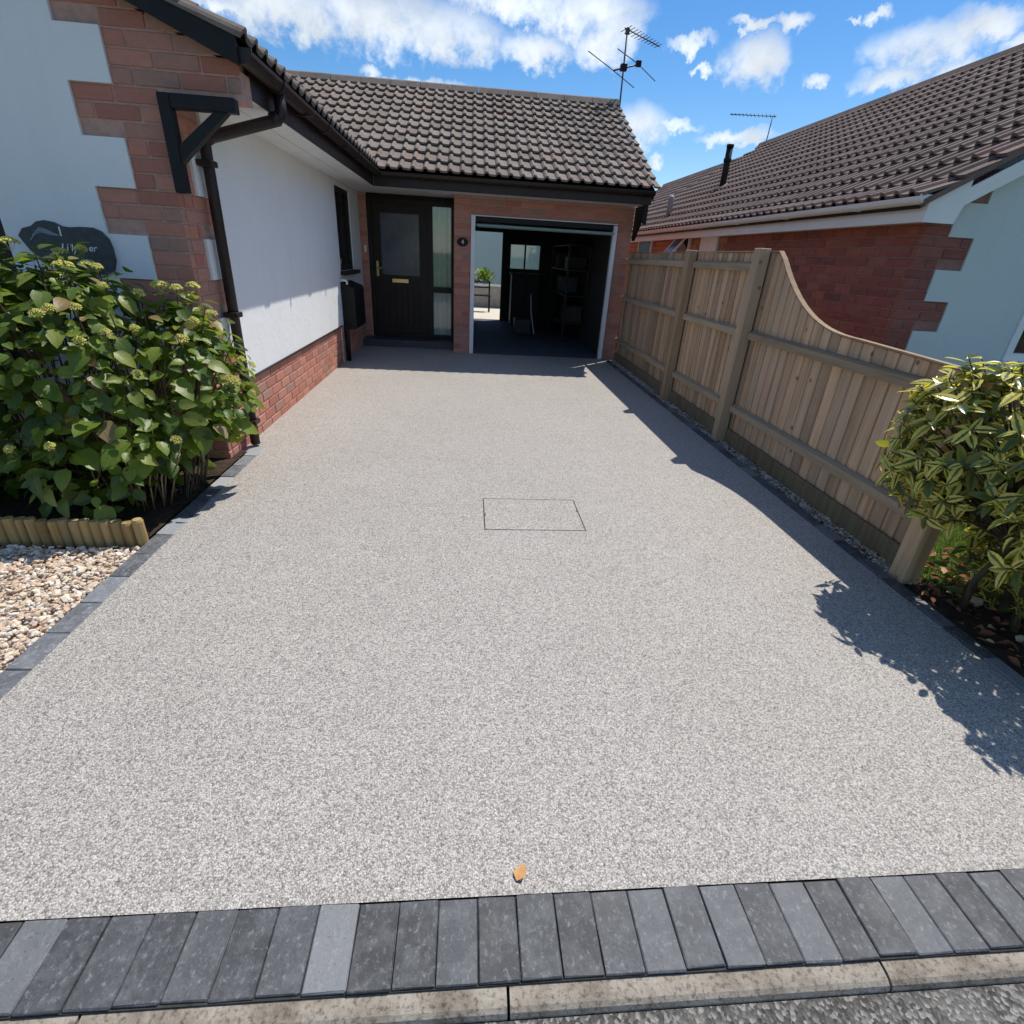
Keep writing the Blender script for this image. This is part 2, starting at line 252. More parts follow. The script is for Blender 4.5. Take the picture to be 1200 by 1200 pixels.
def leafmat(name, stops, edge=None, trans=0.35, rough=0.4):
    t = NT(name, rough, 0.5); r = t.rnd(); uv = t.n('ShaderNodeUVMap'); sx = t.n('ShaderNodeSeparateXYZ'); t.l(uv.outputs[0], sx.inputs[0])
    c = t.ramp(r, stops); v = t.pos(); c = t.mix(t.math('MULTIPLY', t.noise(v, 30.0, 4.0), 0.5), c, t.mix(1.0, c, (0.6, 0.7, 0.6), 'MULTIPLY'))
    w = t.math('ABSOLUTE', t.math('SUBTRACT', sx.outputs[0], 0.5))       # 0 at the midrib, 0.5 at the margin
    if edge:
        f = t.ramp(t.math('ADD', w, t.math('MULTIPLY', t.math('SUBTRACT', t.noise(v, 45.0, 3.0), 0.5), 0.25)), [(edge[1], (0, 0, 0)), (edge[1] + 0.08, (1, 1, 1))])
        c = t.mix(t.math('MULTIPLY', f, t.ramp(t.rnd(5.1), [(0.28, (0.06,) * 3), (0.5, (1, 1, 1))])), c, edge[0])
    vein = t.ramp(w, [(0.0, (0.5,) * 3), (0.05, (0, 0, 0))]); c = t.mix(vein, c, t.mix(0.5, c, (0.30, 0.38, 0.12)))
    t.col(c)
    tr = t.n('ShaderNodeBsdfTranslucent'); t.setin(tr.inputs['Color'], t.mix(1.0, c, (1.5, 1.6, 0.7), 'MULTIPLY')); ms = t.n('ShaderNodeMixShader'); ms.inputs[0].default_value = trans
    t.l(t.b.outputs[0], ms.inputs[1]); t.l(tr.outputs[0], ms.inputs[2]); t.l(ms.outputs[0], t.out.inputs['Surface'])
    t.bump(t.math('ADD', t.noise(v, 90.0, 3.0), t.math('MULTIPLY', w, 2.0)), 0.35, 0.004); M[name] = t.m
leafmat('hydrangea_leaf', [(0.0, (0.050, 0.090, 0.012)), (0.35, (0.11, 0.175, 0.020)), (0.7, (0.20, 0.265, 0.032)), (0.95, (0.26, 0.29, 0.05)), (0.98, (0.29, 0.17, 0.07)), (1.0, (0.36, 0.26, 0.14))], None, 0.42, 0.42)
leafmat('shrub_leaf', [(0.0, (0.045, 0.075, 0.022)), (0.5, (0.085, 0.125, 0.032)), (0.8, (0.15, 0.18, 0.045)), (1.0, (0.38, 0.35, 0.09))], ((0.74, 0.64, 0.15), 0.10), 0.34, 0.26)
leafmat('yard_leaf', [(0.0, (0.10, 0.17, 0.03)), (1.0, (0.30, 0.36, 0.08))], None, 0.3, 0.5)
leafmat('grass_blade', [(0.0, (0.07, 0.12, 0.02)), (0.6, (0.12, 0.19, 0.035)), (1.0, (0.22, 0.24, 0.07))], None, 0.3, 0.5)
t = NT('flower_head', 0.7, 0.2); r = t.rnd(); t.col(t.ramp(r, [(0.0, (0.36, 0.38, 0.07)), (0.5, (0.55, 0.52, 0.12)), (0.85, (0.64, 0.57, 0.18)), (1.0, (0.40, 0.24, 0.14))])); M['flower'] = t.m
t = NT('bark', 0.9, 0.2); v = t.obj((30, 30, 4)); t.col(t.ramp(t.noise(v, 2.0, 5.0), [(0.3, (0.045, 0.032, 0.022)), (0.7, (0.13, 0.10, 0.07))])); M['bark'] = t.m
t = NT('dry_stem', 0.85, 0.2); t.col(t.ramp(t.rnd(), [(0.0, (0.16, 0.11, 0.06)), (1.0, (0.36, 0.28, 0.17))])); M['dry_stem'] = t.m
def glassmat(name, tint, transp):
    t = NT(name, 0.04, 0.5); t.col(tint); tp = t.n('ShaderNodeBsdfTransparent'); fr = t.n('ShaderNodeFresnel'); fr.inputs[0].default_value = 1.5
    gl = t.n('ShaderNodeBsdfGlossy'); gl.inputs['Roughness'].default_value = 0.03; tp.inputs['Color'].default_value = (*tint, 1)
    ms = t.n('ShaderNodeMixShader'); t.l(t.math('ADD', fr.outputs[0], 1.0 - transp, True), ms.inputs[0]); t.l(tp.outputs[0], ms.inputs[1]); t.l(gl.outputs[0], ms.inputs[2]); t.l(ms.outputs[0], t.out.inputs['Surface']); M[name] = t.m
glassmat('clear_glass', (0.85, 0.90, 0.88), 0.97)
t = NT('obscure_glass', 0.18, 0.6); v = t.pos(); t.col(t.ramp(t.noise(v, 2.2, 3.0), [(0.35, (0.035, 0.04, 0.065)), (0.7, (0.09, 0.105, 0.14))])); t.bump(t.noise(v, 70.0, 3.0), 0.25, 0.003); M['obscure_glass'] = t.m
t = NT('dark_glass', 0.05, 0.6); t.col((0.012, 0.015, 0.017)); M['dark_glass'] = t.m
t = NT('joint_line', 0.7, 0.3); t.col((0.085, 0.08, 0.075)); M['joint_line'] = t.m

# ------------------------------------------------------------------ mesh helpers
class MB:
    def __init__(s): s.v = []; s.f = []; s.uv = {}
    def quad(s, a, b, c, d):
        k = len(s.v); s.v += [a, b, c, d]; s.f.append((k, k + 1, k + 2, k + 3))
    def box(s, x0, x1, y0, y1, z0, z1, bev=0.0):
        k = len(s.v)
        if bev <= 0:
            s.v += [(x, y, z) for z in (z0, z1) for y in (y0, y1) for x in (x0, x1)]
            for q in ((0, 2, 3, 1), (4, 5, 7, 6), (0, 1, 5, 4), (2, 6, 7, 3), (0, 4, 6, 2), (1, 3, 7, 5)): s.f.append(tuple(k + i for i in q))
        else:
            bm = bmesh.new(); bmesh.ops.create_cube(bm, size=1.0)
            for w in bm.verts: w.co = Vector(((x0 + x1) / 2 + w.co.x * (x1 - x0), (y0 + y1) / 2 + w.co.y * (y1 - y0), (z0 + z1) / 2 + w.co.z * (z1 - z0)))
            bmesh.ops.bevel(bm, geom=list(bm.edges), offset=bev, segments=1, affect='EDGES'); bm.verts.index_update()
            s.v += [tuple(w.co) for w in bm.verts]; s.f += [tuple(k + w.index for w in q.verts) for q in bm.faces]; bm.free()
        return s
    def prism(s, pts, axis, a0, a1):
        """extrude a polygon (2-D points) along axis: 'x' pts=(y,z); 'y' pts=(x,z); 'z' pts=(x,y)"""
        def P(p, a): return {'x': (a, p[0], p[1]), 'y': (p[0], a, p[1]), 'z': (p[0], p[1], a)}[axis]
        area = sum(pts[i][0] * pts[(i + 1) % len(pts)][1] - pts[(i + 1) % len(pts)][0] * pts[i][1] for i in range(len(pts)))
        if (area > 0) == (axis == 'y'): pts = pts[::-1]
        k = len(s.v); n = len(pts); s.v += [P(p, a0) for p in pts] + [P(p, a1) for p in pts]
        s.f.append(tuple(k + i for i in range(n))[::-1]); s.f.append(tuple(k + n + i for i in range(n)))
        for i in range(n): j = (i + 1) % n; s.f.append((k + i, k + j, k + n + j, k + n + i))
        return s
    def tube(s, path, rad, n=8, caps=True):
        path = [Vector(p) for p in path]; rr = rad if isinstance(rad, (list, tuple)) else [rad] * len(path); k = len(s.v); ref = None
        for i, p in enumerate(path):
            d = (path[min(i + 1, len(path) - 1)] - path[max(i - 1, 0)]).normalized()
            if ref is None: ref = d.orthogonal().normalized()
            a = (ref - d * ref.dot(d)).normalized(); ref = a; b = d.cross(a)
            s.v += [tuple(p + (a * math.cos(q) + b * math.sin(q)) * rr[i]) for q in (2 * math.pi * j / n for j in range(n))]
        for i in range(len(path) - 1):
            for j in range(n): s.f.append((k + i * n + j, k + i * n + (j + 1) % n, k + (i + 1) * n + (j + 1) % n, k + (i + 1) * n + j))
        if caps: s.f.append(tuple(k + j for j in range(n))[::-1]); e = k + (len(path) - 1) * n; s.f.append(tuple(e + j for j in range(n)))
        return s
    def mesh(s, name, mat=None, smooth=False):
        me = bpy.data.meshes.new(name); me.from_pydata(s.v, [], s.f)
        if mat: me.materials.append(M[mat])
        if smooth: me.polygons.foreach_set('use_smooth', [True] * len(me.polygons))
        me.update(); return me
    def build(s, name, mat, parent=None, smooth=False, loc=None): return obj(name, s.mesh(name, mat, smooth), parent, loc)
def obj(name, data, parent=None, loc=None, rot=None):
    o = bpy.data.objects.new(name, data); COL.objects.link(o)
    if loc is not None: o.location = loc
    if rot is not None: o.rotation_euler = rot
    if parent is not None: o.parent = parent
    return o
def tag(o, label=None, cat=None, group=None, kind=None):
    for k, v in (('label', label), ('category', cat), ('group', group), ('kind', kind)):
        if v: o[k] = v
    return o
def thing(name, label, cat, group=None): return tag(obj(name, None), label, cat, group)
def box(name, mat, parent, x0, x1, y0, y1, z0, z1, bev=0.0): return MB().box(x0, x1, y0, y1, z0, z1, bev).build(name, mat, parent)
def join_mesh(name, V, Fc, mats, mat, uvs=None):
    """many copies of one small mesh (V, Fc) under a list of 4x4 matrices, as one mesh"""
    V = np.array(V, float); n = len(V); out = np.empty((len(mats) * n, 3)); faces = []
    for i, m in enumerate(mats):
        m = np.array(m); out[i * n:(i + 1) * n] = V @ m[:3, :3].T + m[:3, 3]; faces += [tuple(k + i * n for k in f) for f in Fc]
    me = bpy.data.meshes.new(name); me.from_pydata(out.tolist(), [], faces); me.materials.append(M[mat])
    if uvs is not None: set_uv(me, np.tile(np.array(uvs), (len(mats), 1)))
    me.update(); return me
def set_uv(me, per_vert):
    lay = me.uv_layers.new(name='UVMap'); idx = np.empty(len(me.loops), int); me.loops.foreach_get('vertex_index', idx)
    lay.data.foreach_set('uv', np.asarray(per_vert, float)[idx].ravel())
def wall_holes(mb, axis, c0, c1, u0, u1, z0, z1, holes):
    """wall slab between planes c0 (front) and c1 (back) across u and z, with rectangular openings (ua, ub, za, zb)"""
    us = sorted({u0, u1, *[h[0] for h in holes], *[h[1] for h in holes]}); zs = sorted({z0, z1, *[h[2] for h in holes], *[h[3] for h in holes]})
    P = (lambda u, c, z: (u, c, z)) if axis == 'y' else (lambda u, c, z: (c, u, z))
    solid = lambda i, j: 0 <= i < len(us) - 1 and 0 <= j < len(zs) - 1 and not any(h[0] - 1e-6 <= us[i] and us[i + 1] <= h[1] + 1e-6 and h[2] - 1e-6 <= zs[j] and zs[j + 1] <= h[3] + 1e-6 for h in holes)
    for i in range(len(us) - 1):
        for j in range(len(zs) - 1):
            if not solid(i, j): continue
            a, b, p, q = us[i], us[i + 1], zs[j], zs[j + 1]
            mb.quad(P(a, c0, p), P(b, c0, p), P(b, c0, q), P(a, c0, q)); mb.quad(P(b, c1, p), P(a, c1, p), P(a, c1, q), P(b, c1, q))
            if not solid(i - 1, j): mb.quad(P(a, c1, p), P(a, c0, p), P(a, c0, q), P(a, c1, q))
            if not solid(i + 1, j): mb.quad(P(b, c0, p), P(b, c1, p), P(b, c1, q), P(b, c0, q))
            if not solid(i, j - 1): mb.quad(P(a, c1, p), P(b, c1, p), P(b, c0, p), P(a, c0, p))
            if not solid(i, j + 1): mb.quad(P(a, c0, q), P(b, c0, q), P(b, c1, q), P(a, c1, q))
    return mb

# ------------------------------------------------------------------ bricks
BL, BH, JT = 0.25, 0.0833, 0.011
_bm_cache = {}
def brick_mesh(length, mat):
    k = (round(length, 2), mat)
    if k not in _bm_cache:
        L = k[0] - JT; _bm_cache[k] = MB().box(-L / 2, L / 2, 0, 0.05, -(BH - JT) / 2, (BH - JT) / 2, 0.004).mesh('brick', mat)
    return _bm_cache[k]
ROTZ = {'-y': 0.0, '+x': math.pi / 2, '-x': -math.pi / 2}
def lay(rows, face, plane, mat, start=0, jit=0.0012):
    """rows: list of (z_bottom, [(ua, ub), ...]) -> list of (mesh, location, rotation)"""
    out = []
    for k, (z, ivs) in enumerate(rows):
        for ua, ub in ivs:
            u = ua; first = True
            while u < ub - 0.02:
                e = (math.floor((u + 1e-6 - start) / (BL / 2)) * (BL / 2) + start)
                off = 0 if (k % 2 == 0) else BL / 2
                nxt = math.floor((u + 1e-4 - start - off) / BL) * BL + BL + start + off
                nxt = min(nxt, ub)
                if ub - nxt < 0.05: nxt = ub
                L = nxt - u; c = (u + nxt) / 2; j = random.uniform(-jit, jit)
                loc = (c, plane + j, z + BH / 2) if face == '-y' else (plane + j, c, z + BH / 2)
                out.append((brick_mesh(L, mat), loc, ROTZ[face])); u = nxt
    return out
def put_bricks(lst, parent, cap=None):
    for me, loc, rz in lst: obj('brick', me, parent, loc, (0, 0, rz))
def bricks_stuff(lst, parent, mat):
    V, Fc = [], []
    for me, loc, rz in lst:
        k = len(V); c, s_ = math.cos(rz), math.sin(rz)
        V += [(loc[0] + c * v.co.x - s_ * v.co.y, loc[1] + s_ * v.co.x + c * v.co.y, loc[2] + v.co.z) for v in me.vertices]; Fc += [tuple(k + i for i in p.vertices) for p in me.polygons]
    me = bpy.data.meshes.new('brickwork'); me.from_pydata(V, [], Fc); me.materials.append(M[mat]); o = obj('brickwork', me, parent); o['kind'] = 'stuff'; return o

# ------------------------------------------------------------------ the setting: ground, road, kerb, driveway
def sheet(name, pts, z, mat, kind='structure', parent=None):
    mb = MB(); mb.v = [(x, y, z) for x, y in pts]; mb.f = [tuple(range(len(pts)))]; o = mb.build(name, mat, parent)
    if kind: o['kind'] = kind
    return o
DX0, DX1, DY0, DY1 = -1.615, 2.295, 0.7545, 8.93
sheet('ground', [(-900, -900), (900, -900), (900, 900), (-900, 900)], -0.065, 'lawn_base')
sheet('road', [(-60, -7), (60, -7), (60, 0.5195), (-60, 0.5195)], -0.036, 'asphalt')
# resin driveway with a hole for the recessed inspection cover
MH = [(0.092, 3.19), (0.722, 3.205), (0.768, 2.755), (0.140, 2.74)]
MHX0, MHX1, MHY0, MHY1 = 0.115, 0.745, 2.748, 3.198
def driveway():
    mb = MB(); xs = [DX0, MHX0, MHX1, DX1]; ys = [DY0, MHY0, MHY1, DY1]
    for i in range(3):
        for j in range(3):
            if i == 1 and j == 1: continue
            mb.quad((xs[i], ys[j], 0), (xs[i + 1], ys[j], 0), (xs[i + 1], ys[j + 1], 0), (xs[i], ys[j + 1], 0))
    o = mb.build('driveway', 'resin'); o['kind'] = 'structure'
    sheet('driveway_side', [(-1.77, 3.985), (DX0, 3.985), (DX0, 7.75), (-1.77, 7.75)], 0.0, 'resin')
    sheet('driveway_porch', [(-1.77, 7.75), (DX0, 7.75), (DX0, 9.25), (-1.77, 9.25)], 0.0, 'resin')
    sheet('driveway_apron', [(DX0, 8.93), (-0.24, 8.93), (-0.24, 9.25), (DX0, 9.25)], 0.0, 'resin')
driveway()
mh = thing('manhole_cover', 'recessed rectangular inspection cover filled with driveway aggregate, thin dark outline', 'manhole')
box('tray_infill', 'resin', mh, MHX0 + 0.008, MHX1 - 0.008, MHY0 + 0.008, MHY1 - 0.008, -0.04, 0.0005)
for a in ((MHX0, MHX1, MHY0, MHY0 + 0.0055), (MHX0, MHX1, MHY1 - 0.0055, MHY1), (MHX0, MHX0 + 0.0055, MHY0 + 0.0056, MHY1 - 0.0056), (MHX1 - 0.0055, MHX1, MHY0 + 0.0056, MHY1 - 0.0056)):
    box('tray_edge', 'joint_line', mh, a[0], a[1], a[2], a[3], -0.03, -0.0015)
for (x, y) in ((MHX1 - 0.009, 3.02), (MHX0 + 0.009, 2.95)): box('lifting_key', 'joint_line', mh, x - 0.006, x + 0.006, y - 0.018, y + 0.018, -0.02, 0.0015)

# front border of slate-coloured blocks laid on end
fb = tag(obj('front_border', None), kind='structure')
box('bedding', 'bedding', fb, -1.66, 2.42, 0.572, 0.752, -0.06, -0.005)
def rough_block(hx, hy, seed, mat='slate'):
    rs = random.Random(seed); mb_ = MB().box(-hx, hx, -hy, hy, -0.055, 0.0, 0.0028); mb_.v = [(x + rs.uniform(-.0012, .0012), y + rs.uniform(-.0012, .0012), z + (rs.uniform(-.0012, .0006) if z > -.01 else 0)) for x, y, z in mb_.v]; return mb_.mesh('paving_block', mat)
blks = [rough_block(0.0482, 0.0885, k) for k in range(7)]
x = -1.63; bi = 0
while x < 2.40:
    o = obj('paving_block', blks[(bi * 5 + bi // 3) % 7], fb, (x + 0.0493, 0.6635 + random.uniform(-0.0025, 0.0025), 0.003 + random.uniform(-0.002, 0.0022)), (random.uniform(-0.006, 0.006), random.uniform(-0.008, 0.008), random.uniform(-0.006, 0.006)))
    x += 0.0986; bi += 1
# side edgings: blocks laid end to end
blk2 = rough_block(0.048, 0.1025, 77, 'slate_worn')
blk3 = rough_block(0.0345, 0.1025, 91)
le = tag(obj('left_edging', None), kind='structure'); re_ = tag(obj('right_edging', None), kind='structure')
box('bedding', 'bedding', le, -1.712, -1.616, 0.76, 4.05, -0.06, -0.008)
box('bedding', 'bedding', re_, 2.296, 2.366, 0.76, 8.9, -0.06, -0.004)
y = 0.765
while y < 3.98: obj('paving_block', blk2, le, (-1.665, y + 0.1045, 0.002 + random.uniform(-0.002, 0.002)), (random.uniform(-.006, .006), random.uniform(-.01, .01), random.uniform(-.006, .006))); y += 0.209
y = 0.765
while y < 8.8: obj('paving_block', blk3, re_, (2.332, y + 0.1045, 0.010 + random.uniform(-0.002, 0.002)), (random.uniform(-.006, .006), random.uniform(-.01, .01), random.uniform(-.006, .006))); y += 0.209
# dropped kerb stones, rounded towards the road
ke = tag(obj('kerb', None), kind='structure')
prof = [(0.572, -0.09), (0.572, -0.010), (0.549, -0.0105), (0.536, -0.0135), (0.527, -0.020), (0.522, -0.030), (0.520, -0.09)]
x = -3.55
while x < 4.5:
    MB().prism(prof, 'x', x + 0.003, x + 0.912).build('kerb_stone', 'kerb', ke); x += 0.916
box('kerb_bed', 'bedding', ke, -3.5, 4.4, 0.525, 0.565, -0.10, -0.05)
# beds
sheet('gravel_bed_base', [(-4.5, 0.55), (-1.713, 0.55), (-1.713, 2.54), (-4.5, 2.54)], -0.035, 'dull_gravel')
sheet('left_bed_soil', [(-6.5, 2.60), (-1.713, 2.60), (-1.713, 3.983), (-6.5, 3.983)], 0.012, 'soil')
sheet('right_strip_soil', [(2.368, 2.2), (2.60, 2.2), (2.60, 8.93), (2.368, 8.93)], -0.022, 'soil')
sheet('right_bed_soil', [(2.368, 0.55), (3.7, 0.55), (3.7, 2.2), (2.368, 2.2)], -0.010, 'soil')
sheet('neighbour_lawn', [(2.60, 2.2), (14, 2.2), (14, 4.6), (2.60, 4.6)], -0.018, 'lawn_base')
sheet('neighbour_lawn_front', [(3.7, 0.55), (14, 0.55), (14, 2.2), (3.7, 2.2)], -0.018, 'lawn_base')
# pebbles
ico = bmesh.new(); bmesh.ops.create_icosphere(ico, subdivisions=1, radius=1.0); ico.verts.index_update(); ICO_V = [tuple(v.co) for v in ico.verts]; ICO_F = [tuple(v.index for v in f.verts) for f in ico.faces]; ico.free()
def pebbles(name, pts, size, mat, label, cat, flat=0.6):
    V = np.array(ICO_V); n = len(V); N = len(pts); out = np.empty((N * n, 3)); faces = []
    for i, (x, y, z) in enumerate(pts):
        sc = size * math.exp(random.gauss(0, 0.33)); S = np.array([sc * random.uniform(0.8, 1.35), sc * random.uniform(0.65, 1.0), sc * flat * random.uniform(0.7, 1.15)])
        q = Matrix.Rotation(random.uniform(0, 6.28), 3, 'Z') @ Matrix.Rotation(random.uniform(-0.6, 0.6), 3, 'X') @ Matrix.Rotation(random.uniform(-0.6, 0.6), 3, 'Y')
        w = V * (1 + rng.uniform(-0.22, 0.22, (n, 1))) * S; out[i * n:(i + 1) * n] = w @ np.array(q).T + (x, y, z); faces += [(a + i * n, b + i * n, c + i * n) for a, b, c in ICO_F]
    me = bpy.data.meshes.new(name); me.from_pydata(out.tolist(), [], faces); me.materials.append(M[mat]); o = obj(name, me); return tag(o, label, cat, kind='stuff')
pts = [(random.uniform(-3.3, -1.725), random.uniform(0.62, 2.53), -0.028 + 0.022 * random.random()) for _ in range(13500)]
pebbles('gravel', pts, 0.0106, 'gravel', 'cream, orange and white gravel beside the left driveway edging', 'gravel')
pts = [(random.uniform(2.372, 2.49), random.uniform(2.2, 8.85), -0.014 + 0.014 * random.random()) for _ in range(5200)]
pebbles('strip_gravel', pts, 0.0095, 'dull_gravel', 'dull brown gravel in the strip below the timber fence', 'gravel')

# ------------------------------------------------------------------ leaves (mesh builders)
def leaf_mesh(name, mat, length, width, serr=0.0, nseg=5, fold=0.18, droop=0.25, tip=1.0):
    """leaf along +y from the stalk, up is +z; three vertices across each station"""
    V, Fc, UV = [], [], []
    for i in range(nseg + 1):
        s = i / nseg; w = width * 0.5 * (math.sin(math.pi * min(1, s ** 0.75 * 1.0)) ** 0.8 if 0 < s < 1 else 0.0) * (1 + serr * (1 if i % 2 else -1))
        yv = length * s; zv = -droop * length * s * s
        V += [(-w, yv, zv + fold * w), (0, yv, zv - 0.001), (w, yv, zv + fold * w)]; UV += [(0, s), (0.5, s), (1, s)]
    for i in range(nseg):
        a = 3 * i
        if i == 0: Fc += [(a + 1, a + 5, a + 4), (a + 1, a + 4, a + 3)]
        elif i == nseg - 1: Fc += [(a, a + 1, a + 4), (a + 1, a + 2, a + 4)]
        else: Fc += [(a, a + 1, a + 4, a + 3), (a + 1, a + 2, a + 5, a + 4)]
    used = sorted({k for f in Fc for k in f}); mp = {k: i for i, k in enumerate(used)}
    V = [V[k] for k in used]; UV = [UV[k] for k in used]; Fc = [tuple(mp[k] for k in f) for f in Fc]
    me = bpy.data.meshes.new(name); me.from_pydata(V, [], Fc); me.materials.append(M[mat]); set_uv(me, UV); me.polygons.foreach_set('use_smooth', [True] * len(Fc)); me.update()
    return me, V, Fc, UV
def leaf_matrix(pos, axis, normal, scale):
    y = Vector(axis).normalized(); z = Vector(normal); z = (z - y * z.dot(y)); z = z.normalized() if z.length > 1e-4 else y.orthogonal().normalized(); x = y.cross(z)
    return Matrix(((x.x * scale, y.x * scale, z.x * scale, pos[0]), (x.y * scale, y.y * scale, z.y * scale, pos[1]), (x.z * scale, y.z * scale, z.z * scale, pos[2]), (0, 0, 0, 1)))
CAMP = Vector((0, 0, CAM_H))
def place_leaves(root, leaves, variants, limit=300):
    """the leaves that show largest become parts of their own, the rest one mass of foliage"""
    def score(m):
        p = m.translation; d = (p - CAMP).length; nrm = Vector((m[0][2], m[1][2], m[2][2])); vis = abs(nrm.normalized().dot((p - CAMP).normalized()))
        return (m.to_scale().x ** 2) * (0.3 + vis) / d ** 2
    idx = sorted(range(len(leaves)), key=lambda i: -score(leaves[i][0]) * leaves[i][1])
    for i in idx[:limit]:
        o = obj('leaf', variants[i % len(variants)][0], root); o.matrix_local = leaves[i][0]
    rest = idx[limit:]
    for k, (me, V, Fc, UV) in enumerate(variants):
        mm = [leaves[i][0] for i in rest if i % len(variants) == k]
        if k == 0: acc = []
        acc.append((mm, V, Fc, UV))
    VV, FF, UU = [], [], []
    for mm, V, Fc, UV in acc:
        A = np.array(V)
        for m in mm:
            k = len(VV); m = np.array(m); VV += (A @ m[:3, :3].T + m[:3, 3]).tolist(); FF += [tuple(k + q for q in f) for f in Fc]; UU += UV
    if VV:
        me = bpy.data.meshes.new('foliage'); me.from_pydata(VV, [], FF); me.materials.append(variants[0][0].materials[0]); set_uv(me, UU); me.polygons.foreach_set('use_smooth', [True] * len(FF)); me.update()
        o = obj('foliage', me, root); o['kind'] = 'stuff'
# ------------------------------------------------------------------ roof tiles: double-roman, two rolls to the tile
TW, GAUGE, TLEN = 0.33, 0.315, 0.385
def tile_profile():
    pts = []
    for k in range(2):
        o = -TW / 2 + k * TW / 2
        for (a, h) in ((0.0, 0.0), (0.012, 0.018), (0.034, 0.036), (0.058, 0.030), (0.074, 0.006), (0.118, 0.0)): pts.append((o + a, h))
    pts.append((TW / 2 - 0.002, 0.0)); return pts
def tile_data():
    P = tile_profile(); n = len(P); V = []; Fc = []
    lift, th = 0.046, 0.020      # the lower edge rides on the course below
    for (x, h) in P: V.append((x, 0.0, h + lift))
    for (x, h) in P: V.append((x, TLEN, h * 0.9 + 0.002))
    for (x, h) in P: V.append((x, 0.0, h + lift - th - 0.006))
    for i in range(n - 1): Fc.append((i, i + 1, n + i + 1, n + i)); Fc.append((2 * n + i, 2 * n + i + 1, i + 1, i))
    k = len(V); V += [(P[0][0], TLEN, -0.01), (P[-1][0], TLEN, -0.01)]; Fc.append((2 * n, 0, n, k)); Fc.append((n - 1, 3 * n - 1, k + 1, 2 * n - 1))
    return V, Fc
TV, TF = tile_data()
def tile_mesh(mat):
    me = bpy.data.meshes.new('roof_tile'); me.from_pydata(TV, [], TF); me.materials.append(M[mat]); me.update(); return me
def tile_matrix(org, across, up, nrm, i, j, jit=True):
    p = org + across * ((i + 0.5) * TW) + up * (j * GAUGE)
    a = random.uniform(-0.006, 0.006) if jit else 0; b = random.uniform(-0.010, 0.010) if jit else 0
    x = (across + up * a).normalized(); y = (up - across * a + nrm * b).normalized(); z = x.cross(y)
    return Matrix(((x.x, y.x, z.x, p.x), (x.y, y.y, z.y, p.y), (x.z, y.z, z.z, p.z), (0, 0, 0, 1)))
def ridge_tiles(parent, mat, a, b, half, pitch_t, L=0.5):
    a, b = Vector(a), Vector(b); d = b - a; n = max(1, int(d.length / L)); step = d / n; ax = 'x' if abs(d.x) > abs(d.y) else 'y'
    outer = [(-half, -half * pitch_t), (-half * 0.55, 0.015), (0, 0.045), (half * 0.55, 0.015), (half, -half * pitch_t)]; inner = [(p * 0.82, q - 0.025) for p, q in outer[::-1]]
    l = step.length
    m = MB().prism(outer + inner, ax, 0.004, l - 0.004).mesh('ridge_tile', mat)
    for k in range(n): obj('ridge_tile', m, parent, a + step * k)

# ------------------------------------------------------------------ the bungalow on the left with its attached garage
H = thing('bungalow', 'white rendered bungalow with red brick quoins and attached open garage on the left', 'house')
PL = 0.445                                              # roof slope of the front gable
def zt(X): return 2.36 + (-1.30 - X) * PL
WX0, WX1, WZ0, WZ1 = -4.3, -2.82, 0.75, 1.85
mb = MB(); wall_holes(mb, 'y', 3.815, 4.05, -9.24, -1.775, -0.06, 2.2, [(WX0, WX1, WZ0, WZ1)])
mb.build('wall', 'mortar', H)
MB().prism([(-9.66, 2.2), (-1.305, 2.2), (-1.305, zt(-1.305) - .02), (-5.5, zt(-5.5) - .02), (-9.66, zt(-1.34) - .02)], 'y', 3.815, 3.96).build('gable', 'mortar', H)
def steps_x(k): return -2.23 if k % 2 == 0 else -2.0
pts = [(-2.82, 0.50), (-2.0, 0.50)]
for k in range(2, 11):
    za, zb = -0.02 + .25 * k, -0.02 + .25 * (k + 1); xx = steps_x(k); pts += [(xx, max(za, 0.50)), (xx, min(zb, zt(xx)))]
    if zb >= zt(xx): break
cl = []
for p in pts:
    if not cl or (abs(p[0] - cl[-1][0]) + abs(p[1] - cl[-1][1])) > 1e-4: cl.append(p)
cl.append((-2.82, zt(-2.82)))
MB().prism(cl, 'y', 3.794, 3.8149).build('render_panel', 'white_render', H)
mb = MB(); wall_holes(mb, 'y', 3.794, 3.8149, -9.2, -2.8202, 0.50, 2.2, [(WX0, WX1 - .0002, WZ0, WZ1)]); mb.build('render_panel', 'white_render', H)
MB().prism([(-9.2, 2.2), (-2.8202, 2.2), (-2.8202, zt(-2.82)), (-5.5, zt(-5.5)), (-9.2, zt(-1.8))], 'y', 3.794, 3.8149).build('render_panel', 'white_render', H)
win = box('window_frame', 'dark_timber', H, WX0, WX0 + 0.06, 3.83, 3.90, WZ0, WZ1)
for a in ((WX1 - .06, WX1, WZ0, WZ1), (WX0 + .06, WX1 - .06, WZ1 - .06, WZ1), (WX0 + .06, WX1 - .06, WZ0, WZ0 + .06), (-3.6, -3.54, WZ0 + .06, WZ1 - .06)):
    box('window_frame', 'dark_timber', win, a[0], a[1], 3.83, 3.90, a[2], a[3])
box('window_pane', 'dark_glass', win, WX0 + .05, WX1 - .05, 3.86, 3.87, WZ0 + .05, WZ1 - .05)
box('window_sill', 'dark_timber', win, WX0 - .03, WX1 + .03, 3.76, 3.90, WZ0 - .05, WZ0 - .002, 0.006)
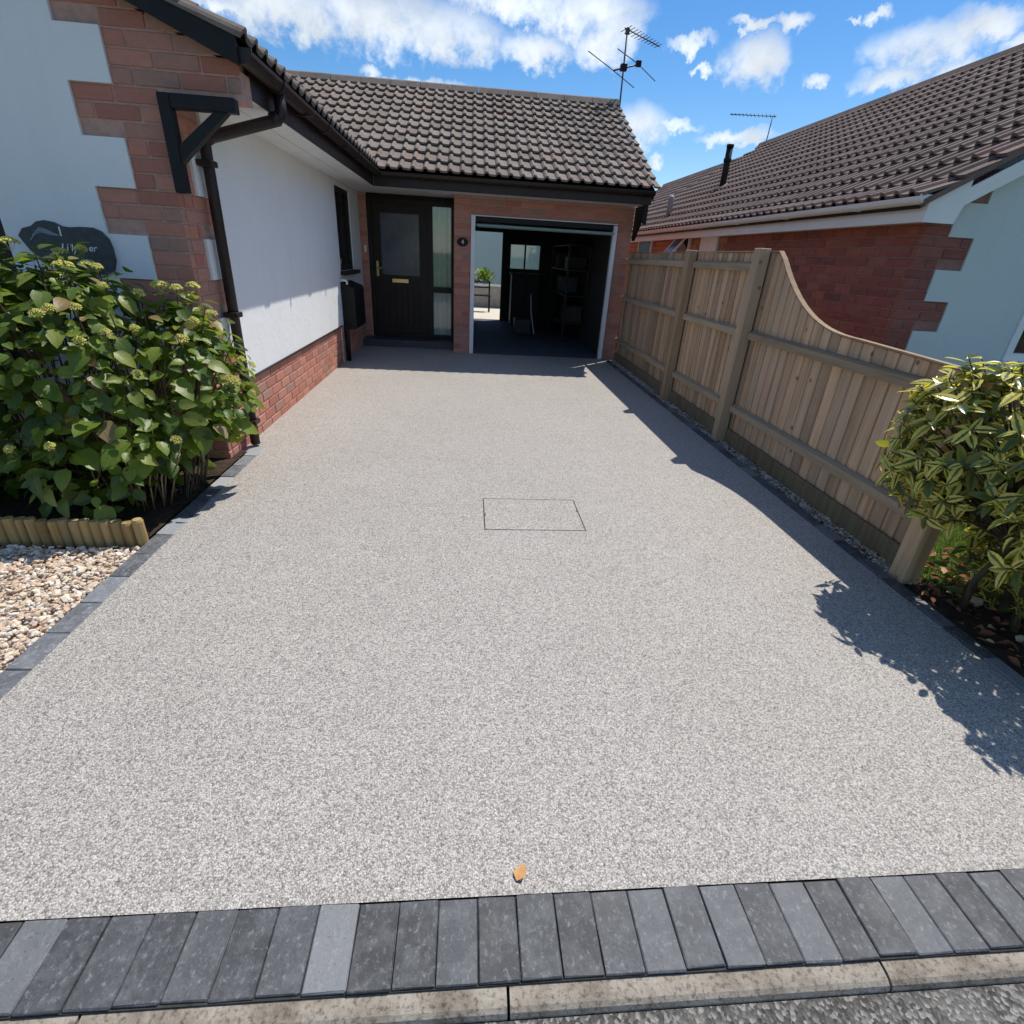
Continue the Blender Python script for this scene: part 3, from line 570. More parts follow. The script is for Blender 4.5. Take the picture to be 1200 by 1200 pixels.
# front quoins
rows = []
for m in range(0, 34):
    z = -0.02 + BH * m
    if z < 0.0: pass
    k = int((z + 0.02 + 1e-4) // 0.25); xl = steps_x(k); xr = -1.76 if z + BH / 2 < 2.2 else -1.30
    if z > zt(-1.30): xr = min(xr, -1.30 - (z - 2.36 - 0.01) / PL)
    if z < 0.45: xl = -2.26
    if xr > xl + 0.05: rows.append((z, [(xl, xr)]))
FRONTQ = lay(rows, '-y', 3.808, 'brick_red', start=-1.76)
put_bricks(FRONTQ, H)
# side wall
box('wall', 'mortar', H, -1.98, -1.775, 4.05, 7.75, -0.06, 2.27)
def steps_y(k): return 4.27 if k % 2 == 0 else 4.04
pts = [(7.75, 0.50), (7.75, 2.27)]
for k in range(9, 1, -1):
    za, zb = -0.02 + .25 * k, -0.02 + .25 * (k + 1); yy = steps_y(k)
    if za > 2.26: continue
    pts += [(yy, min(zb, 2.27)), (yy, max(za, 0.50))]
cl = []
for p in pts:
    if not cl or (abs(p[0] - cl[-1][0]) + abs(p[1] - cl[-1][1])) > 1e-4: cl.append(p)
MB().prism(cl, 'x', -1.7749, -1.752).build('render_panel', 'white_render', H)
box('wall', 'mortar', H, -1.99, -1.7755, 3.816, 4.05, -0.06, 2.27)
rows = []
for m in range(0, 28):
    z = -0.02 + BH * m
    if z > 2.2: break
    k = int((z + 0.02 + 1e-4) // 0.25)
    rows.append((z, [(3.862, 7.75 if m < 6 else steps_y(k))]))
SIDEB = lay(rows, '+x', -1.767, 'brick_red', start=3.862 - .125)
put_bricks(SIDEB, H)
box('drip_bead', 'brown_plastic', H, -1.7745, -1.742, 4.05, 7.75, 0.484, 0.498)
# side wall beside the porch
mb = MB(); wall_holes(mb, 'x', -1.762, -2.0, 7.7505, 9.6, -0.06, 2.262, [(8.02, 8.92, 1.18, 2.20)]); mb.build('wall', 'white_render', H)
box('plinth', 'mortar', H, -1.7615, -1.7595, 7.752, 9.59, -0.06, 0.484)
bricks_stuff(lay([(-0.02 + BH * m, [(7.76, 9.58)]) for m in range(6)], '+x', -1.7545, 'brick_red', 7.76), H, 'brick_red')
wf = box('window_frame', 'dark_timber', H, -1.835, -1.775, 8.02, 8.09, 1.18, 2.20)
for a in ((8.85, 8.92, 1.18, 2.2), (8.09, 8.85, 2.13, 2.2), (8.09, 8.85, 1.18, 1.25), (8.44, 8.50, 1.25, 2.13)): box('window_frame', 'dark_timber', wf, -1.835, -1.775, *a)
box('window_pane', 'dark_glass', wf, -1.815, -1.805, 8.05, 8.89, 1.2, 2.18)
box('window_sill', 'dark_timber', wf, -1.82, -1.67, 7.98, 8.97, 1.125, 1.178, 0.008)
# soffit, fascia, gutter, downpipe
for a in ((-1.7518, -1.545), (-1.538, -1.332)): box('soffit_board', 'soffit_white', H, a[0], a[1], 3.965, 8.43, 2.262, 2.276)
box('soffit_board', 'soffit_white', H, -1.751, 2.56, 8.436, 8.70, 2.262, 2.276); box('soffit_board', 'soffit_white', H, -1.751, -0.24, 8.706, 9.6, 2.262, 2.276); box('soffit_board', 'soffit_white', H, -0.239, 2.56, 8.706, 8.929, 2.262, 2.276)
box('fascia', 'brown_plastic', H, -1.331, -1.313, 3.962, 8.425, 2.248, 2.432, 0.003)
box('fascia', 'brown_plastic', H, -1.312, 2.585, 8.428, 8.446, 2.248, 2.432, 0.003)
def gutter(axis, c, z, a0, a1, mat, parent, r=0.056, capname='gutter_end'):
    out = [(c + r * math.cos(q), z + r * 1.05 * math.sin(q)) for q in (math.pi + math.pi * k / 10 for k in range(11))]
    inn = [(c + (r - .005) * math.cos(q), z + (r - .005) * math.sin(q)) for q in (2 * math.pi - math.pi * k / 10 for k in range(11))]
    g = MB().prism(out + inn, axis, a0, a1).build('gutter', mat, parent)
    return g, out
g, gout = gutter('y', -1.256, 2.412, 3.745, 8.352, 'brown_plastic', H)
MB().prism(gout + [(-1.200, 2.425), (-1.312, 2.425)], 'y', 3.732, 3.7449).build('gutter_end', 'brown_plastic', g)
for yy in (4.34, 5.55, 6.9):
    cr = [(-1.256 + .064 * math.cos(q), 2.412 + .067 * math.sin(q)) for q in (math.pi + math.pi * k / 10 for k in range(11))]; ci = [(-1.256 + .0565 * math.cos(q), 2.412 + .0592 * math.sin(q)) for q in (2 * math.pi - math.pi * k / 10 for k in range(11))]
    MB().prism(cr + ci, 'y', yy - .06, yy + .06).build('gutter_bracket', 'brown_plastic', g)
for yy in (4.9, 6.2, 7.6): box('gutter_bracket', 'brown_plastic', g, -1.313, -1.193, yy - .015, yy + .015, 2.345, 2.352)
g2, gout2 = gutter('x', 8.370, 2.412, -1.200, 2.60, 'brown_plastic', H)
for xx in (-0.6, 0.5, 1.6, 2.5): 
    cr = [(8.370 + .063 * math.cos(q), 2.412 + .066 * math.sin(q)) for q in (math.pi + math.pi * k / 10 for k in range(11))]; ci = [(8.370 + .0565 * math.cos(q), 2.412 + .0592 * math.sin(q)) for q in (2 * math.pi - math.pi * k / 10 for k in range(11))]
    MB().prism(cr + ci, 'x', xx - .02, xx + .02).build('gutter_bracket', 'brown_plastic', g2)
dp = MB().tube([(-1.256, 4.34, 2.36), (-1.256, 4.34, 2.25), (-1.275, 4.33, 2.215), (-1.66, 4.19, 2.075), (-1.698, 4.16, 2.04), (-1.700, 4.15, 1.98), (-1.700, 4.13, 0.02)], 0.036, 10).build('downpipe', 'brown_plastic', H, True)
for zz in (1.92, 1.0, 0.2): box('pipe_clip', 'brown_plastic', dp, -1.753, -1.655, 4.09, 4.19, zz - .018, zz + .018, 0.004)
MB().tube([(-1.275, 4.335, 2.225), (-1.32, 4.318, 2.205)], 0.043, 10).build('pipe_socket', 'brown_plastic', dp, True)
# black gallows bracket under the corbelled eaves corner
br = box('bracket', 'black_paint', H, -1.74, -1.675, 3.72, 3.785, 1.72, 2.198, 0.004)
box('bracket_arm', 'black_paint', br, -1.674, -1.325, 3.72, 3.785, 2.128, 2.198, 0.004)
MB().prism([(-1.672, 1.87), (-1.672, 1.955), (-1.45, 2.126), (-1.375, 2.126)], 'y', 3.727, 3.778).build('bracket_brace', 'black_paint', br)
# bargeboard
def bz(X): return 2.345 + (-1.28 - X) * 0.43
MB().prism([(-1.268, bz(-1.268)), (-1.92, bz(-1.92)), (-1.92, bz(-1.92) + .135), (-1.268, bz(-1.268) + .125)], 'y', 3.705, 3.728).build('bargeboard', 'black_plastic', H)
MB().prism([(-1.923, bz(-1.923)), (-5.5, bz(-5.5)), (-5.5, bz(-5.5) + .15), (-1.923, bz(-1.923) + .135)], 'y', 3.703, 3.728).build('bargeboard', 'black_plastic', H)
MB().prism([(-5.502, bz(-5.5)), (-9.73, bz(-1.27)), (-9.73, bz(-1.27) + .13), (-5.502, bz(-5.5) + .15)], 'y', 3.703, 3.728).build('bargeboard', 'black_plastic', H)
MB().prism([(-1.29, bz(-1.29) + .10), (-5.5, bz(-5.5) + .10), (-9.7, bz(-1.3) + .10), (-9.7, bz(-1.3) + .085), (-5.5, bz(-5.5) + .085), (-1.29, bz(-1.29) + .085)], 'y', 3.729, 3.83).build('verge_soffit', 'black_plastic', H)
# roofs
tb = tile_mesh('tile_brown'); tr = tile_mesh('tile_red_brown')
PR = 0.43
nl = Vector((PR, 0, 1)).normalized(); upl = Vector((-1, 0, PR)).normalized(); orgL = Vector((-1.245, 3.695, 2.435))
MB().prism([(-1.24, 2.41), (-5.5, 2.41 + 4.26 * PR), (-9.76, 2.41), (-9.76, 2.37), (-5.5, 2.37 + 4.26 * PR), (-1.24, 2.37)], 'y', 3.735, 13.9).build('roof', 'dark_timber', H)
GS = 1.58 / 3.10                                            # garage roof slope
def zgar(Y): return 2.425 + (Y - 8.335) * GS
rest = []
for j in range(0, 15):
    for i in range(0, 31):
        m = tile_matrix(orgL, Vector((0, 1, 0)), upl, nl, i, j); p = m.translation
        if p.y > 8.25 and zgar(p.y) > p.z + 0.02: continue
        if j < 1 and p.y < 8.4: o = obj('roof_tile', tb, H); o.matrix_local = m
        else: rest.append(m)
ML = Matrix(((-1, 0, 0, -11.0), (0, 1, 0, 0), (0, 0, 1, 0), (0, 0, 0, 1)))
o = obj('roof_tiling', join_mesh('roof_tiling', TV, TF, rest, 'tile_brown'), H); o['kind'] = 'stuff'
# the far slope of that roof
rest = [tile_matrix(Vector((-9.785, 13.9, 2.435)), Vector((0, -1, 0)), Vector((1, 0, PR)).normalized(), Vector((-PR, 0, 1)).normalized(), i, j) for i in range(31) for j in range(15)]
o = obj('roof_tiling', join_mesh('roof_tiling', TV, TF, rest, 'tile_brown'), H); o['kind'] = 'stuff'
ridge_tiles(H, 'tile_brown', (-5.5, 3.7, 2.44 + 4.285 * PR + .03), (-5.5, 13.9, 2.44 + 4.285 * PR + .03), 0.13, 0.43)
# garage roof
upg = Vector((0, 1, GS)).normalized(); ng = Vector((0, -GS, 1)).normalized(); orgG = Vector((2.655 - 18 * TW, 8.335, 2.425))
MB().prism([(8.36, 2.405), (11.47, 2.405 + 3.11 * GS), (14.6, 2.385), (14.6, 2.345), (11.47, 2.365 + 3.11 * GS), (8.36, 2.365)], 'x', -5.0, 2.60).build('roof', 'dark_timber', H)
ngt = 0
for j in range(0, 11):
    for i in range(0, 18):
        m = tile_matrix(orgG, Vector((1, 0, 0)), upg, ng, i, j); p = m.translation
        if 2.435 + (-1.215 - p.x) * PR > p.z + 0.10 and p.x < -1.3: continue
        o = obj('roof_tile', tb, H); o.matrix_local = m; ngt += 1
rest = [tile_matrix(Vector((2.655, 14.63, 2.405)), Vector((-1, 0, 0)), Vector((0, -1, GS)).normalized(), Vector((0, GS, 1)).normalized(), i, j) for i in range(18) for j in range(11)]
o = obj('roof_tiling', join_mesh('roof_tiling', TV, TF, rest, 'tile_brown'), H); o['kind'] = 'stuff'
ridge_tiles(H, 'tile_brown', (-3.4, 11.47, zgar(11.47) + .055), (2.64, 11.47, zgar(11.47) + .055), 0.14, 0.5)
# garage walls
mb = MB(); wall_holes(mb, 'y', 8.938, 9.15, -0.235, 2.50, -0.06, 2.262, [(0.02, 2.27, -0.06, 2.0)]); mb.build('wall', 'mortar', H)
rows = [(-0.02 + BH * m, [(-0.24, 0.02), (2.27, 2.505)] if -0.02 + BH * m < 1.95 else [(-0.24, 2.505)]) for m in range(27)]
put_bricks(lay(rows, '-y', 8.931, 'brick_red', start=-0.24), H)
MB().prism([(9.15, -0.06), (9.15, 2.36), (8.45, 2.36), (11.47, 3.88), (14.5, 2.36), (14.1, 2.36), (14.1, -0.06)], 'x', 2.30, 2.50).build('wall', 'brick_red', H)
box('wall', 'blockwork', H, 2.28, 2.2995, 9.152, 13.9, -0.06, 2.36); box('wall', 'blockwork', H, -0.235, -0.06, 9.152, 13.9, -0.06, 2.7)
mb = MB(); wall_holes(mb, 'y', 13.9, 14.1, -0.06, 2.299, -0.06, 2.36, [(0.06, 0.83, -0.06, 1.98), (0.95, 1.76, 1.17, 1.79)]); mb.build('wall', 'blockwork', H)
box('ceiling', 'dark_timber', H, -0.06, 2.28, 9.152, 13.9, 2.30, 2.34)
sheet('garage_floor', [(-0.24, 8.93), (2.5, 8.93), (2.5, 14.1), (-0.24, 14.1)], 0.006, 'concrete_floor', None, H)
box('bargeboard', 'brown_plastic', H, 2.565, 2.585, 8.447, 8.7, 2.25, 2.42)
MB().prism([(8.40, 2.30), (11.47, 2.30 + 3.07 * GS), (11.47, 2.43 + 3.07 * GS), (8.40, 2.43)], 'x', 2.586, 2.605).build('bargeboard', 'brown_plastic', H)
MB().prism([(8.448, 2.246), (8.448, 2.0), (8.60, 2.1), (8.92, 1.80), (8.92, 2.246)], 'x', 2.508, 2.56).build('bracket', 'black_paint', H)
# garage opening: white posts and head, up-and-over door run back under the ceiling
gd = box('garage_door_frame', 'white_plastic', H, 0.021, 0.085, 8.90, 8.985, 0.0, 2.0, 0.004); box('frame_post', 'white_plastic', gd, 2.205, 2.269, 8.90, 8.985, 0.0, 1.985, 0.004)
box('frame_head', 'dark_timber', gd, 0.086, 2.2, 8.92, 8.985, 1.93, 1.998); box('frame_trim', 'white_plastic', gd, 0.0215, 2.268, 8.899, 8.917, 1.9995, 2.012)
pan = MB(); pan.prism([(8.75, 1.86), (10.85, 1.99), (10.85, 2.02), (8.75, 1.89)], 'x', 0.10, 2.19); pan.build('up_and_over_door', 'green_door', H)
for k in range(6): MB().prism([(8.8 + .35 * k, 1.850 + .0217 * k), (8.83 + .35 * k, 1.852 + .0217 * k), (8.83 + .35 * k, 1.865 + .0217 * k), (8.8 + .35 * k, 1.863 + .0217 * k)], 'x', 0.12, 2.17).build('door_rib', 'green_door', H)
# rear garage door frame, rear window
rf = box('rear_door_frame', 'dark_timber', H, 0.06, 0.10, 13.92, 14.0, 0.0, 1.98); box('frame_post', 'dark_timber', rf, 0.79, 0.83, 13.92, 14.0, 0.0, 1.98)
rw = box('rear_window_frame', 'dark_timber', H, 0.95, 1.0, 13.95, 14.0, 1.17, 1.79)
for a in ((1.71, 1.76, 1.17, 1.79), (1.0, 1.71, 1.74, 1.79), (1.0, 1.71, 1.17, 1.22), (1.33, 1.37, 1.22, 1.74)): box('frame_bar', 'dark_timber', rw, a[0], a[1], 13.95, 14.0, a[2], a[3])
box('window_pane', 'clear_glass', rw, 0.99, 1.72, 13.97, 13.976, 1.21, 1.75)
# porch: brick strip, front door with side light, step
box('wall', 'mortar', H, -1.9, -1.64, 9.601, 9.75, 0.0, 2.27); bricks_stuff(lay([(-0.02 + BH * m, [(-1.755, -1.645)]) for m in range(27)], '-y', 9.592, 'brick_red', -1.895), H, 'brick_red')
box('wall', 'mortar', H, -0.2345, -0.10, 9.1505, 9.75, 0.0, 2.262)
bricks_stuff(lay([(-0.02 + BH * m, [(8.99, 9.55)]) for m in range(27)], '-x', -0.24, 'brick_red', 8.99), H, 'brick_red')
st = box('doorstep', 'step_tile', H, -1.756, -0.245, 9.22, 9.62, -0.05, 0.115, 0.006)
box('wall_above_door', 'dark_timber', H, -1.64, -0.24, 9.66, 9.75, 2.2, 2.27)
DZ0, DZ1, DYF = 0.12, 2.20, 9.60
df = box('door_frame', 'dark_timber', H, -1.635, -1.565, DYF, DYF + .09, DZ0, DZ1)
for a in ((-1.565, -0.25, DZ1 - .07, DZ1 - .0005), (-1.565, -0.25, DZ0, DZ0 + .05), (-0.69, -0.60, DZ0 + .05, DZ1 - .07), (-0.30, -0.2502, DZ0 + .05, DZ1 - .07), (-0.60, -0.30, 0.86, 0.95)): box('frame_bar', 'dark_timber', df, a[0], a[1], DYF, DYF + .09, a[2], a[3])
door = box('door', 'dark_timber', H, -1.562, -1.44, DYF + .02, DYF + .065, DZ0 + .053, DZ1 - .073)
for a in ((-0.82, -0.693, DZ0 + .053, DZ1 - .073), (-1.44, -0.82, DZ1 - .2, DZ1 - .073), (-1.44, -0.82, 0.93, 1.10), (-1.44, -0.82, DZ0 + .053, DZ0 + .20)): box('door_rail', 'dark_timber', door, a[0], a[1], DYF + .02, DYF + .065, a[2], a[3])
for k in range(6): box('door_panel_board', 'dark_timber', door, -1.44 + k * .1033, -1.44 + (k + 1) * .1033 - .006, DYF + .033, DYF + .055, DZ0 + .20, 0.93)
box('door_panel_back', 'black_paint', door, -1.44, -0.82, DYF + .0555, DYF + .06, DZ0 + .20, 0.93)
box('door_glass', 'obscure_glass', door, -1.44, -0.82, DYF + .038, DYF + .045, 1.10, DZ1 - .2)
box('letter_plate', 'brass', door, -1.28, -1.01, DYF + .008, DYF + .0195, 0.985, 1.045, 0.003)
hd = box('handle_plate', 'brass', door, -1.53, -1.49, DYF + .012, DYF + .0195, 1.07, 1.30, 0.002); MB().tube([(-1.51, DYF + .015, 1.2), (-1.51, DYF - .04, 1.2), (-1.42, DYF - .04, 1.2)], 0.009, 8).build('handle', 'brass', hd, True)
for (za, zb) in ((DZ0 + .05, 0.86), (0.95, DZ1 - .07)):
    box('side_light_pane', 'clear_glass', df, -0.60, -0.30, DYF + .03, DYF + .036, za, zb)
    cv = MB(); n = 40
    for k in range(n):
        xa, xb = -0.62 + .34 * k / n, -0.62 + .34 * (k + 1) / n; f = lambda q: DYF + .10 + .012 * math.sin(q * 85) + .008 * math.sin(q * 37 + 1)
        cv.quad((xa, f(xa), za - .04), (xb, f(xb), za - .04), (xb, f(xb), zb + .04), (xa, f(xa), zb + .04))
    cv.build('curtain', 'curtain', df, True)
box('interior_wall', 'blockwork', H, -1.7, -0.24, 9.9, 9.92, 0, 2.27)
box('bell_push', 'white_plastic', H, -1.70, -1.67, 9.572, 9.59, 1.42, 1.52, 0.003)
# oval number plate on the brick pier
op = [(-0.105 + .085 * math.cos(q), 1.64 + .062 * math.sin(q)) for q in (2 * math.pi * k / 24 for k in range(24))]
npl = MB().prism(op, 'y', 8.912, 8.9285).build('number_plate', 'black_plastic', H)
def text(name, s, size, mat, parent, loc, rot=(math.pi / 2, 0, 0), shear=0.0):
    cu = bpy.data.curves.new(name, 'FONT'); cu.body = s; cu.size = size; cu.extrude = 0.0015; cu.align_x = 'CENTER'; cu.align_y = 'CENTER'; cu.shear = shear; cu.resolution_u = 3
    tmp = bpy.data.objects.new(name + '_tmp', cu); me = bpy.data.meshes.new_from_object(tmp); bpy.data.objects.remove(tmp); me.name = name; me.materials.clear(); me.materials.append(M[mat]); return obj(name, me, parent, loc, rot)
text('lettering', '4', 0.085, 'white_paint', npl, (-0.105, 8.910, 1.64))
# meter box and pipes on the recessed wall
mbx = MB().prism([(-1.758, 0.43), (-1.758, 1.04), (-1.60, 0.98), (-1.58, 0.95), (-1.58, 0.45), (-1.60, 0.43)], 'y', 7.90, 8.62).build('meter_box', 'black_plastic', H)
box('meter_door', 'black_plastic', mbx, -1.579, -1.572, 7.94, 8.58, 0.48, 0.92, 0.003)
MB().tube([(-1.715, 7.87, 0.0), (-1.715, 7.87, 0.5)], 0.032, 8).build('conduit', 'black_plastic', H, True)
MB().tube([(-1.77, 7.86, 1.07), (-1.68, 7.86, 1.07), (-1.66, 7.86, 1.05), (-1.66, 7.86, 1.02)], 0.014, 8).build('overflow_pipe', 'white_plastic', H, True)
# ------------------------------------------------------------------ slate house sign on the gable
op = [(-2.735, 1.44), (-2.70, 1.482), (-2.645, 1.497), (-2.61, 1.522), (-2.565, 1.532), (-2.515, 1.525), (-2.475, 1.505), (-2.43, 1.502), (-2.36, 1.508), (-2.30, 1.508), (-2.255, 1.49), (-2.222, 1.45), (-2.212, 1.40), (-2.212, 1.33), (-2.235, 1.27), (-2.30, 1.245), (-2.42, 1.25), (-2.55, 1.27), (-2.64, 1.31), (-2.69, 1.36)]
SG = MB().prism(op, 'y', 3.772, 3.7935).build('house_sign', 'slate_sign'); tag(SG, 'irregular dark slate house sign with white lettering on the rendered gable', 'sign')
text('lettering', '1', 0.075, 'white_paint', SG, (-2.485, 3.770, 1.473)); text('lettering', 'Lilly', 0.06, 'white_paint', SG, (-2.46, 3.770, 1.388), shear=0.25); text('lettering', 'er', 0.055, 'white_paint', SG, (-2.325, 3.770, 1.392), shear=0.25)
for k in range(4):
    MB().tube([(-2.67 + .02 * k + .12 * s_, 3.7705, 1.42 + .012 * k + .03 * math.sin(3 * s_ + k * .5) + .03 * s_) for s_ in [i / 8 for i in range(9)]], 0.0028, 4).build('sign_drawing', 'grey_paint', SG)

# ------------------------------------------------------------------ things inside and behind the garage
cab = thing('storage_cabinet', 'dark cabinet standing in the shade at the back of the garage', 'cabinet')
box('carcass', 'black_paint', cab, 0.98, 1.62, 12.9, 13.4, 0.02, 1.12, 0.008); box('cabinet_door', 'black_plastic', cab, 1.0, 1.295, 12.88, 12.899, 0.06, 1.08, 0.004); box('cabinet_door', 'black_plastic', cab, 1.305, 1.60, 12.88, 12.899, 0.06, 1.08, 0.004); box('worktop', 'box_card', cab, 0.95, 1.65, 12.85, 13.42, 1.121, 1.15, 0.004)
pl = MB().tube([(1.40, 11.5, 0.02), (1.33, 11.62, 0.40), (1.30, 11.7, 0.80)], 0.012, 8).build('leaning_pole', 'white_plastic', None, True); tag(pl, 'thin pale pole leaning in the dark garage', 'pole')
md = box('storage_box', 'box_blue', None, 0.98, 1.32, 11.55, 11.95, 0.008, 0.30, 0.01); tag(md, 'dark blue storage box on the garage floor beside the pale pole', 'box')
sh = thing('garage_shelving', 'dark shelving rack along the right garage wall', 'shelf')
for (xx, yy) in ((1.85, 10.6), (1.85, 12.6), (2.25, 10.6), (2.25, 12.6)): box('upright', 'black_paint', sh, xx - .018, xx + .018, yy - .018, yy + .018, 0.01, 1.75)
for zz in (0.35, 0.85, 1.3, 1.72): box('shelf_board', 'dark_timber', sh, 1.83, 2.27, 10.58, 12.62, zz, zz + .02)
for (yy, zz, dy, dz, mm, lb) in ((10.75, .37, .5, .3, 'box_card', 'brown cardboard box on the lowest garage shelf'), (11.5, .87, .45, .3, 'box_blue', 'dark blue crate on the second garage shelf'), (12.0, 1.32, .5, .28, 'box_card', 'brown cardboard box on the upper garage shelf'), (10.8, 1.32, .4, .22, 'black_plastic', 'black case on the upper garage shelf near the opening')):
    o = box('storage_box', mm, None, 1.88, 2.24, yy, yy + dy, zz + .001, zz + dz, 0.01); tag(o, lb, 'box')
sheet('patio_paving', [(-6, 14.1), (8, 14.1), (8, 19.8), (-6, 19.8)], 0.0, 'patio')
plt = thing('raised_planter', 'grey raised planter behind the garage seen through the rear door', 'planter')
box('planter_wall', 'concrete', plt, -0.2, 1.6, 17.4, 17.5, 0.0, 0.62); box('planter_wall', 'concrete', plt, -0.2, 1.6, 18.2, 18.3, 0.0, 0.62); box('coping', 'white_plastic', plt, -0.22, 1.62, 17.38, 17.52, 0.62, 0.66); box('earth', 'soil', plt, -0.2, 1.6, 17.5, 18.2, 0.0, 0.58)
gb = thing('garden_bench', 'dark garden bench on the sunlit patio behind the garage', 'bench')
for zz, yy in ((0.42, 15.9), (0.42, 16.02), (0.42, 16.14), (0.62, 16.26), (0.76, 16.28)): box('slat', 'black_paint', gb, 0.0, 0.62, yy, yy + .09, zz, zz + .03)
for xx in (0.03, 0.57): box('leg', 'black_paint', gb, xx, xx + .04, 15.92, 15.96, 0.0, .42); box('leg', 'black_paint', gb, xx, xx + .04, 16.22, 16.26, 0.0, .80)
oh = thing('outbuilding', 'pale green rendered outbuilding with shallow gable behind the garage', 'shed')
MB().prism([(-2.2, 0), (3.6, 0), (3.6, 2.05), (0.7, 2.95), (-2.2, 2.05)], 'y', 19.9, 20.1).build('wall', 'shed_render', oh)
for sgn in (-1, 1):
    a = [(0.7, 3.02), (0.7 + sgn * 3.1, 2.06), (0.7 + sgn * 3.1, 1.98), (0.7, 2.94)]; MB().prism(a, 'y', 19.75, 24).build('roof', 'white_plastic', oh)
lm = leaf_mesh('leaf', 'yard_leaf', 0.16, 0.055); lv = []
for _ in range(230):
    a = random.uniform(0, 6.28); e = random.uniform(0.1, 1.4); d = Vector((math.cos(a) * math.cos(e), math.sin(a) * math.cos(e), math.sin(e))); p = Vector((0.45, 17.85, 0.6)) + Vector((d.x * .45, d.y * .3, d.z * .42)) * random.uniform(0.4, 1)
    lv.append((leaf_matrix(p, d + Vector((0, 0, .2)), Vector((0, 0, 1)), random.uniform(.8, 1.3)), 1))
yp = thing('planter_plant', 'bright green leafy plant in the planter behind the garage', 'plant'); place_leaves(yp, lv, [lm], 0)

# ------------------------------------------------------------------ timber fence
FN = thing('timber_fence', 'weathered timber fence with swooping top along the right of the driveway', 'fence')
def ftop(Y):
    if Y >= 4.46: return 1.64
    if Y <= 3.30: return 1.13 + (Y - 3.30) * 0.035
    s_ = (4.46 - Y) / 1.16; return 1.64 - 0.51 * (1 - (1 - s_) ** 2.3)
POSTS = [(6.20, 1.655), (4.66, 1.66), (2.25, 1.10)]
pm = {}
for (py, ph) in POSTS:
    mb = MB().box(-0.05, 0.05, -0.05, 0.05, 0, ph + 0.03, 0.006); mb.build('post', 'fence_post', FN, loc=(2.437, py, -0.03))
PANELS = [(6.255, 8.90), (4.715, 6.145), (2.305, 4.605)]
for pi, (ya, yb) in enumerate(PANELS):
    pa = obj('panel', None, FN); 
    pn = MB()
    ba, bb = [(6.20, 8.90), (4.66, 6.20), (2.25, 4.66)][pi]; n = max(1, round((bb - ba) / 0.112)); w = (bb - ba) / n
    first = None
    # gravel board stands in as the panel's own mesh; boards and rails hang on it
    gbd = MB().box(-0.011, 0.011, ya, yb, 0.0, 0.13, 0.003).mesh('gravel_board', 'damp_board'); bpy.data.objects.remove(pa)
    pa = obj('panel_gravel_board', gbd, FN, (2.482, 0, 0))
    for k in range(n):
        y0, y1 = ba + k * w, ba + (k + 1) * w; ym = (y0 + y1) / 2; j = random.uniform(-.0015, .0015)
        h0, h1 = ftop(y0) - 0.012, ftop(y1) - 0.012; b0 = 0.09
        # feather-edge board: thick along one edge, lapped over the next
        mb = MB(); t0, t1 = 0.016, 0.006; g = 0.0025
        L, R = -w / 2 + g, w / 2 + 0.006
        vs = []
        for (yy, th, hh) in ((L, t0, h0), (R, t1, h1)):
            vs += [(-th, yy, b0), (0.004 if yy == L else 0.002, yy, b0), (-th, yy, hh), (0.004 if yy == L else 0.002, yy, hh)]
        mb.v = vs; mb.f = [(0, 4, 6, 2), (1, 3, 7, 5), (0, 1, 5, 4), (2, 6, 7, 3), (0, 2, 3, 1), (4, 5, 7, 6)]
        o = mb.build('board', 'fence_board', pa, loc=(0.030 + j, ym, 0)); o.rotation_euler = (random.uniform(-.004, .004), 0, 0)
    for zz in (0.33, 0.98, 1.52):
        if zz > 1.4 and pi == 2: continue
        mb = MB().prism([(-0.038, -0.036), (0.004, -0.036), (0.004, 0.036), (-0.038, 0.020)], 'y', ya + .001, yb - .001)
        # lay the rail's grain along its own length
        me = mb.mesh('rail', 'fence_rail'); rot = Matrix.Rotation(math.pi / 2, 4, 'X')
        me.transform(Matrix.Rotation(-math.pi / 2, 4, 'X')); o = obj('rail', me, pa, (0.009, 0, zz), (math.pi / 2, 0, 0))
    # capping strip follows the top
    ys = [ba + .0005 + (bb - ba - .001) * q / 28 for q in range(29)]; mb = MB(); k0 = 0
    for yy in ys:
        z = ftop(yy); mb.v += [(-0.006, yy, z - .006), (0.036, yy, z - .006), (0.036, yy, z + .005), (-0.006, yy, z + .005)]
    for q in range(28):
        a = 4 * q
        for e in range(4): mb.f.append((a + e, a + (e + 1) % 4, a + 4 + (e + 1) % 4, a + 4 + e))
    mb.f += [(0, 3, 2, 1), (112, 113, 114, 115)]
    mb.build('capping', 'fence_post', pa, loc=(0.009, 0, 0))
for (py, ph) in POSTS[:2]:
    pass

# ------------------------------------------------------------------ neighbouring bungalow on the right
NB = thing('neighbouring_bungalow', 'brick bungalow with pale green rendered gable and brown tiled roof beyond the fence', 'house')
XW, YG, XR, SL, NEND = 3.76, 4.62, 7.60, 0.58, 15.9
EZ = 1.965
def zn(X): return EZ + 0.11 + (X - 3.60) * SL
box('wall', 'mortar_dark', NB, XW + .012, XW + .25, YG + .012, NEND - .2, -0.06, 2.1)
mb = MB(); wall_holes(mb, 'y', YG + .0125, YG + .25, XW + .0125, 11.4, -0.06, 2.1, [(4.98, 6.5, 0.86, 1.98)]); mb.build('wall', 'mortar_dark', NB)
MB().prism([(XW + .013, 2.1), (11.4, 2.1), (XR, zn(XR) - .05), (XW + .013, zn(XW) - .04)], 'y', YG + .0126, YG + .24).build('gable', 'mortar_dark', NB)
def nsx(k): return XW + .47 if k % 2 == 0 else XW + .235
pts = [(4.98, 0.58), (nsx(3), 0.58)]
